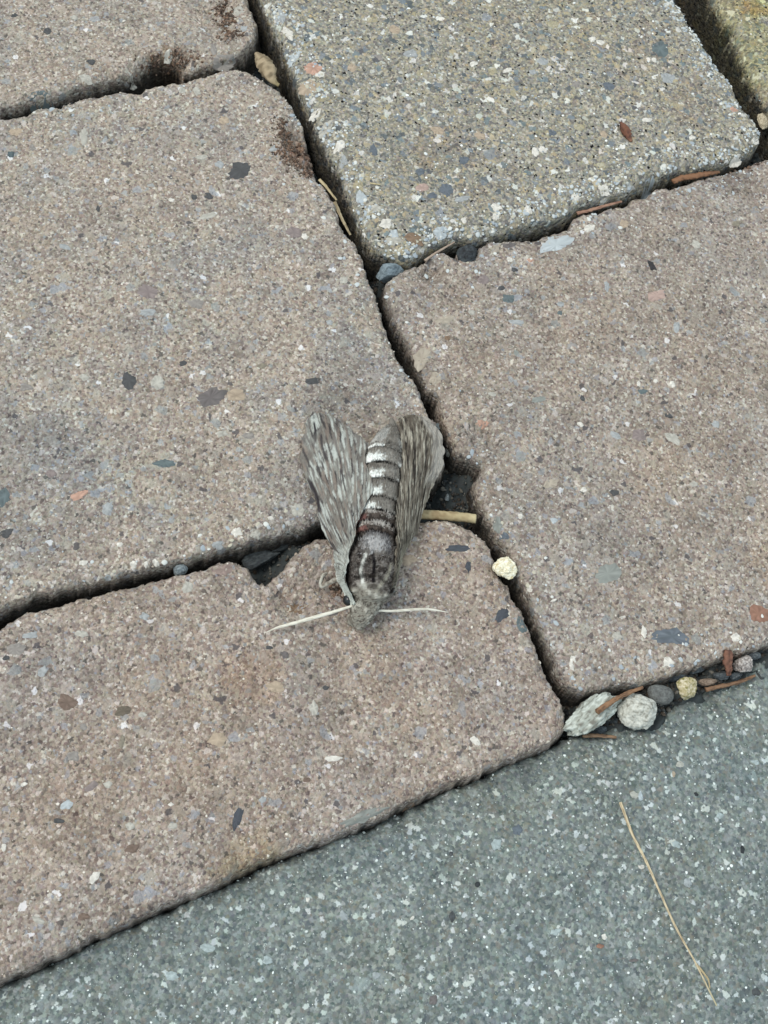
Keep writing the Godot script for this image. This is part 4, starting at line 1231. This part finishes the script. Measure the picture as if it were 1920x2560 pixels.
	var ground := put("ground", grid_mesh(gx, gz, gh, gk, gc, Vector3.ZERO), M.soil, self)
	ground.set_meta("kind", "structure")

	pavement = Node3D.new()
	pavement.name = "pavement"
	pavement.set_meta("kind", "structure")
	add_child(pavement)
	var rust := Color(0.62, 0.46, 0.38)
	var moss := Color(0.55, 0.5, 0.36)
	var cool_dark := Color(0.8, 0.82, 0.84)  # cooler, darker tone for patches of a paver face
	var sand := [srgb(158, 147, 134), srgb(140, 128, 118), srgb(180, 171, 158), srgb(124, 114, 107), srgb(198, 191, 179), srgb(150, 136, 122), srgb(148, 146, 142), srgb(108, 100, 96)]
	var worn_sand := [srgb(156, 148, 126), srgb(130, 127, 118), srgb(190, 187, 176), srgb(116, 118, 118), srgb(166, 153, 122), srgb(214, 216, 212), srgb(92, 94, 96), srgb(150, 156, 158)]
	var grey_sand := [srgb(118, 126, 124), srgb(98, 106, 107), srgb(142, 150, 147), srgb(188, 196, 192), srgb(150, 158, 155), srgb(104, 110, 112), srgb(124, 130, 127), srgb(128, 134, 130), srgb(110, 118, 116), srgb(206, 212, 208)]

	var u := new_slab("U", -100, 13, -258, -133, 0.0, 2.4, 6.0)
	u.chips = [[-6.5, -132.0, 6.0, 2.2, 1.5], [-14.0, -132.5, 5.0, 1.6, 1.4], [9.5, -148.0, 8.0, 1.5, 0.6]]
	var o := build_slab(u, M.brick, Color(0.97, 0.99, 1.0), [[-8, -134, 5, Color(0.6, 0.5, 0.42)]], 0.0)
	grains(u, o, 0.28, Vector2(0.12, 0.36), sand, 201, 0.3)
	pebbles(u, o, PEBBLES.U)
	var l := new_slab("L", -102, 14, -124, -3, 0.0, 2.3, 7.0)
	l.chips = [[16.5, -97, 5.0, 1.6, 0.5], [17, -104, 4.5, 1.4, 0.6], [-36, -124, 6, 1.0, 1.5], [17, -48, 4, 1.2, 0.6]]
	o = build_slab(l, M.brick, Color(0.95, 0.98, 1.02), [[16, -97, 5, rust], [6, -30, 15, cool_dark], [-1, -27, 11, Color(0.86, 0.86, 0.86)], [-70, -30, 22, cool_dark], [-20, -8, 12, cool_dark]], 0.25)  # cool darker patches on the face, two of them behind the moth
	grains(l, o, 0.28, Vector2(0.12, 0.36), sand, 202, 0.3, 4000)
	pebbles(l, o, PEBBLES.L)
	var m := new_slab("M", -126, 17, 0, 62, -0.3, 3.0, 4.5)
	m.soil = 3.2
	m.chips = [[-25.0, 12.0, 4.5, 2.6, 0.7], [-18, 10, 6, 1.6, 1.0], [-30, 9, 5, 1.0, 1.0]]
	o = build_slab(m, M.brick_low, Color(0.885, 0.865, 0.875), [[-38, 26, 8, Color(1.0, 0.9, 0.82)], [-50, 62, 10, Color(0.95, 0.9, 0.75)]], 0.0)
	grains(m, o, 0.28, Vector2(0.12, 0.36), sand, 203, 0.3)
	pebbles(m, o, PEBBLES.M)
	var t := new_slab("T", 21, 138, -190, -60, 2.0, 4.2, 8.0)
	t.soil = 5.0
	o = build_slab(t, M.worn, Color(1.26, 1.17, 1.13), [[55, -85, 22, cool_dark], [90, -130, 30, Color(0.9, 0.89, 0.86)], [120, -95, 25, cool_dark]], 0.8)
	grains(t, o, 0.4, Vector2(0.13, 0.5), worn_sand, 204, 0.3, 28000)
	pebbles(t, o, PEBBLES.T)
	o.set_meta("label", "worn paver with yellowish sand and bluish white chips along its edges")
	var k := new_slab("K", 143, 262, -190, -60, 2.0, 5.0, 9.0)
	o = build_slab(k, M.worn, Color(1.2, 1.1, 0.97), [[150, -95, 16, Color(0.85, 0.9, 0.76)], [146, -112, 10, Color(0.9, 0.92, 0.8)], [156, -112, 6, Color(1.15, 0.85, 0.6)]], 0.0)
	grains(k, o, 0.3, Vector2(0.13, 0.4), worn_sand, 205, 0.3)
	o.set_meta("label", "mossy yellow-green paver edge")
	var rr := new_slab("R", 21, 140, -62, 55, 0.0, 2.3, 7.0)
	rr.chips = [[33.5, -55.5, 4.0, 2.4, 1.0], [29, -11, 4.5, 1.8, 1.0], [20, -27, 4, 1.6, 1.0], [60, -60, 5, 1.2, 1.0]]
	o = build_slab(rr, M.brick_right, Color(0.865, 0.87, 0.885), [[122, -62, 10, Color(0.75, 0.74, 0.74)], [26, -8, 8, cool_dark], [80, 40, 10, Color(1.08, 1.0, 0.92)]], 0.2)
	grains(rr, o, 0.28, Vector2(0.12, 0.36), sand, 206, 0.3, 4000)
	pebbles(rr, o, PEBBLES.R)
	var s := new_slab("S", -260, 330, 62, 300, -3.6, 2.2, 4.0)
	s.droop = 2.6
	s.wave = 0.4
	o = build_slab(s, M.grey, Color(0.95, 0.965, 0.97), [], 0.0, "concrete_slab")
	grains(s, o, 0.8, Vector2(0.1, 0.4), grey_sand, 207, 0.3)
	pebbles(s, o, PEBBLES.S, srgb(116, 124, 121))
	o.set_meta("label", "smooth blue-grey concrete slab with sparkling sand")
	# the courses go on outside the photograph
	for q in [["X1", -222, -105, -124, -3], ["X2", -250, -130, 0, 62], ["X3", -222, -104, -258, -129], ["X4", 144, 262, -62, 55], ["X5", 21, 140, -316, -195], ["X6", 144, 262, -316, -195]]:
		var e := new_slab(q[0], q[1], q[2], q[3], q[4], 0.3, 3.4, 7.0)
		build_slab(e, M.brick, Color(0.97, 0.95, 0.92), [], 0.0, "paver", false)

	crumbs()
	build_moth()

	# loose stones
	var dk := [srgb(72, 78, 82), srgb(98, 104, 106), srgb(50, 54, 58)]
	var gb := "small dark stones lying in the joint by the grey slab"
	stone("wedge", "stone_chip", "blue-grey wedge of stone jammed where three joints meet", "stone", [srgb(108, 120, 126), srgb(130, 142, 146), srgb(84, 94, 98)], 2.4, 1.0, 0.08, 301)
	stone("dark_notch", "stone_chip", "blackish chip sitting in a notch of the right paver's upper edge", "stone", [srgb(48, 52, 54), srgb(66, 70, 72), srgb(34, 36, 38)], 2.4, 1.0, 0.1, 302)
	stone("pale_long", "stone", "long pale grey-white rough stone touching the lower paver's corner", "stone", [srgb(158, 162, 152), srgb(192, 197, 189), srgb(112, 110, 102)], 3.0, 0.9, 0.3, 303)
	stone("round_white", "stone", "round chalky white knobbly stone in the joint", "stone", [srgb(176, 176, 166), srgb(200, 200, 190), srgb(128, 126, 116)], 3.5, 0.45, 0.17, 304)
	stone("grey_flat", "pebble_stone", "flat smooth dark grey pebble behind the round white stone", "pebble", [srgb(92, 94, 92), srgb(106, 108, 105), srgb(76, 76, 74)], 1.5, 0.3, 0.05, 305)
	stone("yellow", "stone", "yellow-stained pale stone in the joint", "stone", [srgb(168, 156, 122), srgb(202, 192, 168), srgb(112, 108, 58)], 2.4, 1.0, 0.14, 306)
	stone("brown_small", "pebble_stone", "little brown pebble right of the yellow stone", "pebble", [srgb(118, 102, 88), srgb(140, 126, 112), srgb(90, 78, 68)], 1.0, 0.5, 0.12, 307)
	stone("pink_rock", "stone", "pinkish grey lump at the slab edge beside the rusty bud", "stone", [srgb(140, 132, 126), srgb(184, 178, 172), srgb(96, 92, 92)], 1.9, 0.7, 0.24, 308)
	stone("joint_small", "pebble_stone", "small blue-grey pebble in the joint left of the moth", "pebble", [srgb(112, 122, 126), srgb(140, 148, 150), srgb(84, 92, 96)], 1.4, 0.6, 0.1, 309)
	stone("recess", "stone", "dark buried stone in the wide joint left of the moth", "stone", [srgb(58, 62, 64), srgb(72, 76, 77), srgb(44, 47, 49)], 1.6, 0.8, 0.14, 310)
	stone("crumb", "crumb", "cream-white crumbly lump wedged across the joint right of the moth", "crumb", [srgb(226, 218, 190), srgb(238, 234, 214), srgb(196, 180, 138)], 2.2, 0.75, 0.2, 311)
	stone("tiny_crumb", "crumb", "tan crumb beside the mossy paver", "crumb", [srgb(160, 148, 124), srgb(186, 174, 150), srgb(118, 106, 86)], 1.2, 0.6, 0.2, 312)
	stone("gap_chip", "stone_chip", "tiny grey chip deep in the gap beside the moth's right wing", "stone", [srgb(112, 118, 120), srgb(140, 146, 146), srgb(84, 90, 92)], 0.7, 0.7, 0.1, 313, "", 3)
	var i := 0
	for key in ["dark_a", "dark_b", "dark_c", "dark_d", "dark_e", "dark_f", "dark_g"]:
		stone(key, "joint_stone", ["dark stone below the pale long stone", "dark chip left of the stone below the pale long stone", "dark flat stone under the right paver's edge behind the yellow stone", "dark stone under the paver edge left of the rusty bud", "dark stone between the brown twig and the rusty bud", "grey chip at the right end of the debris-filled joint", "dark stone under the right end of the brown twig"][i], "stone", dk, 1.3, 0.8, 0.12, 320 + i, gb, 3)
		i += 1
	stone("blue_a", "joint_stone", "blue-grey chip in the joint above the moth's right wing tip", "stone", [srgb(102, 112, 116), srgb(128, 138, 140), srgb(74, 82, 86)], 1.0, 0.7, 0.1, 331, "", 3)
	stone("blue_b", "joint_stone", "tan-grey chip in the joint beside the moth's right wing", "stone", [srgb(104, 104, 98), srgb(126, 126, 118), srgb(78, 78, 74)], 1.0, 0.7, 0.1, 332, "", 3)
	stone("edge_a", "stone_chip", "pale sliver of stone under the lower paver's edge by the slab", "stone", [srgb(150, 144, 134), srgb(176, 170, 160), srgb(116, 110, 102)], 0.7, 0.8, 0.1, 333, "", 3)
	stone("dark_h", "joint_stone", "dark stone in the wide joint against the moth's left wing", "stone", [srgb(54, 57, 58), srgb(66, 69, 70), srgb(42, 44, 46)], 1.3, 0.6, 0.12, 334, "", 3)

	# twigs, straw, husks
	var rusty := [srgb(128, 94, 70), srgb(96, 70, 54), srgb(112, 84, 64)]
	twig("stick", "wood_stick", "short pale beige wooden stick lying across the gap beside the moth", "stick", 1.05, 1.0, [srgb(168, 152, 118), srgb(138, 120, 90), srgb(186, 172, 136)], 0.12, 401)
	twig("straw", "grass_straw", "long thin straw-coloured grass stem on the grey slab", "straw", 0.32, 0.5, [srgb(192, 178, 148), srgb(146, 128, 102), srgb(168, 160, 132)], 0.3, 402, 0.6)
	twig("straw_split", "grass_straw", "short split blade beside the lower end of the long straw", "straw", 0.3, 0.4, [srgb(168, 152, 118), srgb(136, 120, 92)], 0.3, 403, 0.5)
	twig("rust_joint", "leaf_scale", "rust-brown curled leaf scale in the joint below the yellowish paver", "leaf scale", 0.95, 0.6, rusty, 0.5, 404, 0.6, "", 0.3)
	twig("rust_flat", "leaf_scale", "flat reddish sliver along the joint under the yellowish paver", "leaf scale", 0.5, 0.6, [srgb(150, 118, 100), srgb(118, 88, 74)], 0.5, 405, 0.4)
	twig("bud_t", "bud_scale", "small rust-red bud scale lying on the yellowish paver", "bud scale", 1.0, 0.9, [srgb(112, 76, 60), srgb(78, 54, 46), srgb(130, 96, 76)], 0.5, 406, 0.7, "", 0.6)
	twig("sliver_a", "straw_sliver", "tan straw sliver standing at the joint, upper of two", "straw", 0.42, 0.5, [srgb(176, 160, 126), srgb(138, 122, 92)], 0.4, 407, 0.6)
	twig("sliver_b", "straw_sliver", "tan straw sliver in the joint, lower of two", "straw", 0.5, 0.5, [srgb(164, 150, 122), srgb(126, 112, 88)], 0.4, 408, 0.6)
	twig("twig_tr", "twig", "thin pinkish twig between the yellowish and the right paver", "twig", 0.32, 0.7, [srgb(168, 150, 134), srgb(128, 110, 98)], 0.3, 409)
	twig("pod", "seed_husk", "pointed tan seed husk standing at the paver's top corner", "seed husk", 1.9, 0.8, [srgb(158, 142, 116), srgb(116, 102, 80), srgb(150, 134, 98)], 0.35, 410, 0.6, "", 0.75)
	twig("br_a", "twig", "orange-brown twig lying on the pale long stone", "twig", 0.62, 0.5, [srgb(138, 106, 80), srgb(92, 70, 54)], 0.5, 411)
	twig("br_b", "twig", "thin brown twig at the slab edge right of the yellow stone", "twig", 0.5, 0.6, [srgb(126, 98, 76), srgb(88, 68, 54)], 0.5, 412)
	twig("br_c", "twig", "short brown twig on the slab below the pale long stone", "twig", 0.45, 0.7, [srgb(134, 108, 86), srgb(98, 78, 62)], 0.5, 413)
	twig("bud_r", "bud_scale", "scaly rust-brown bud leaning in the joint at the right", "bud", 1.15, 0.55, [srgb(122, 88, 72), srgb(80, 58, 50)], 0.6, 414, 0.9, "", 0.35)
	twig("thin_dark", "twig", "dark hair-thin twig leaning over the lump at the slab edge", "twig", 0.3, 0.5, [srgb(54, 46, 42), srgb(74, 62, 54)], 0.3, 415)
	twig("hair_t", "straw_sliver", "tiny pale straw bit on the yellowish paver", "straw", 0.22, 0.7, [srgb(196, 180, 140), srgb(160, 146, 112)], 0.3, 416)
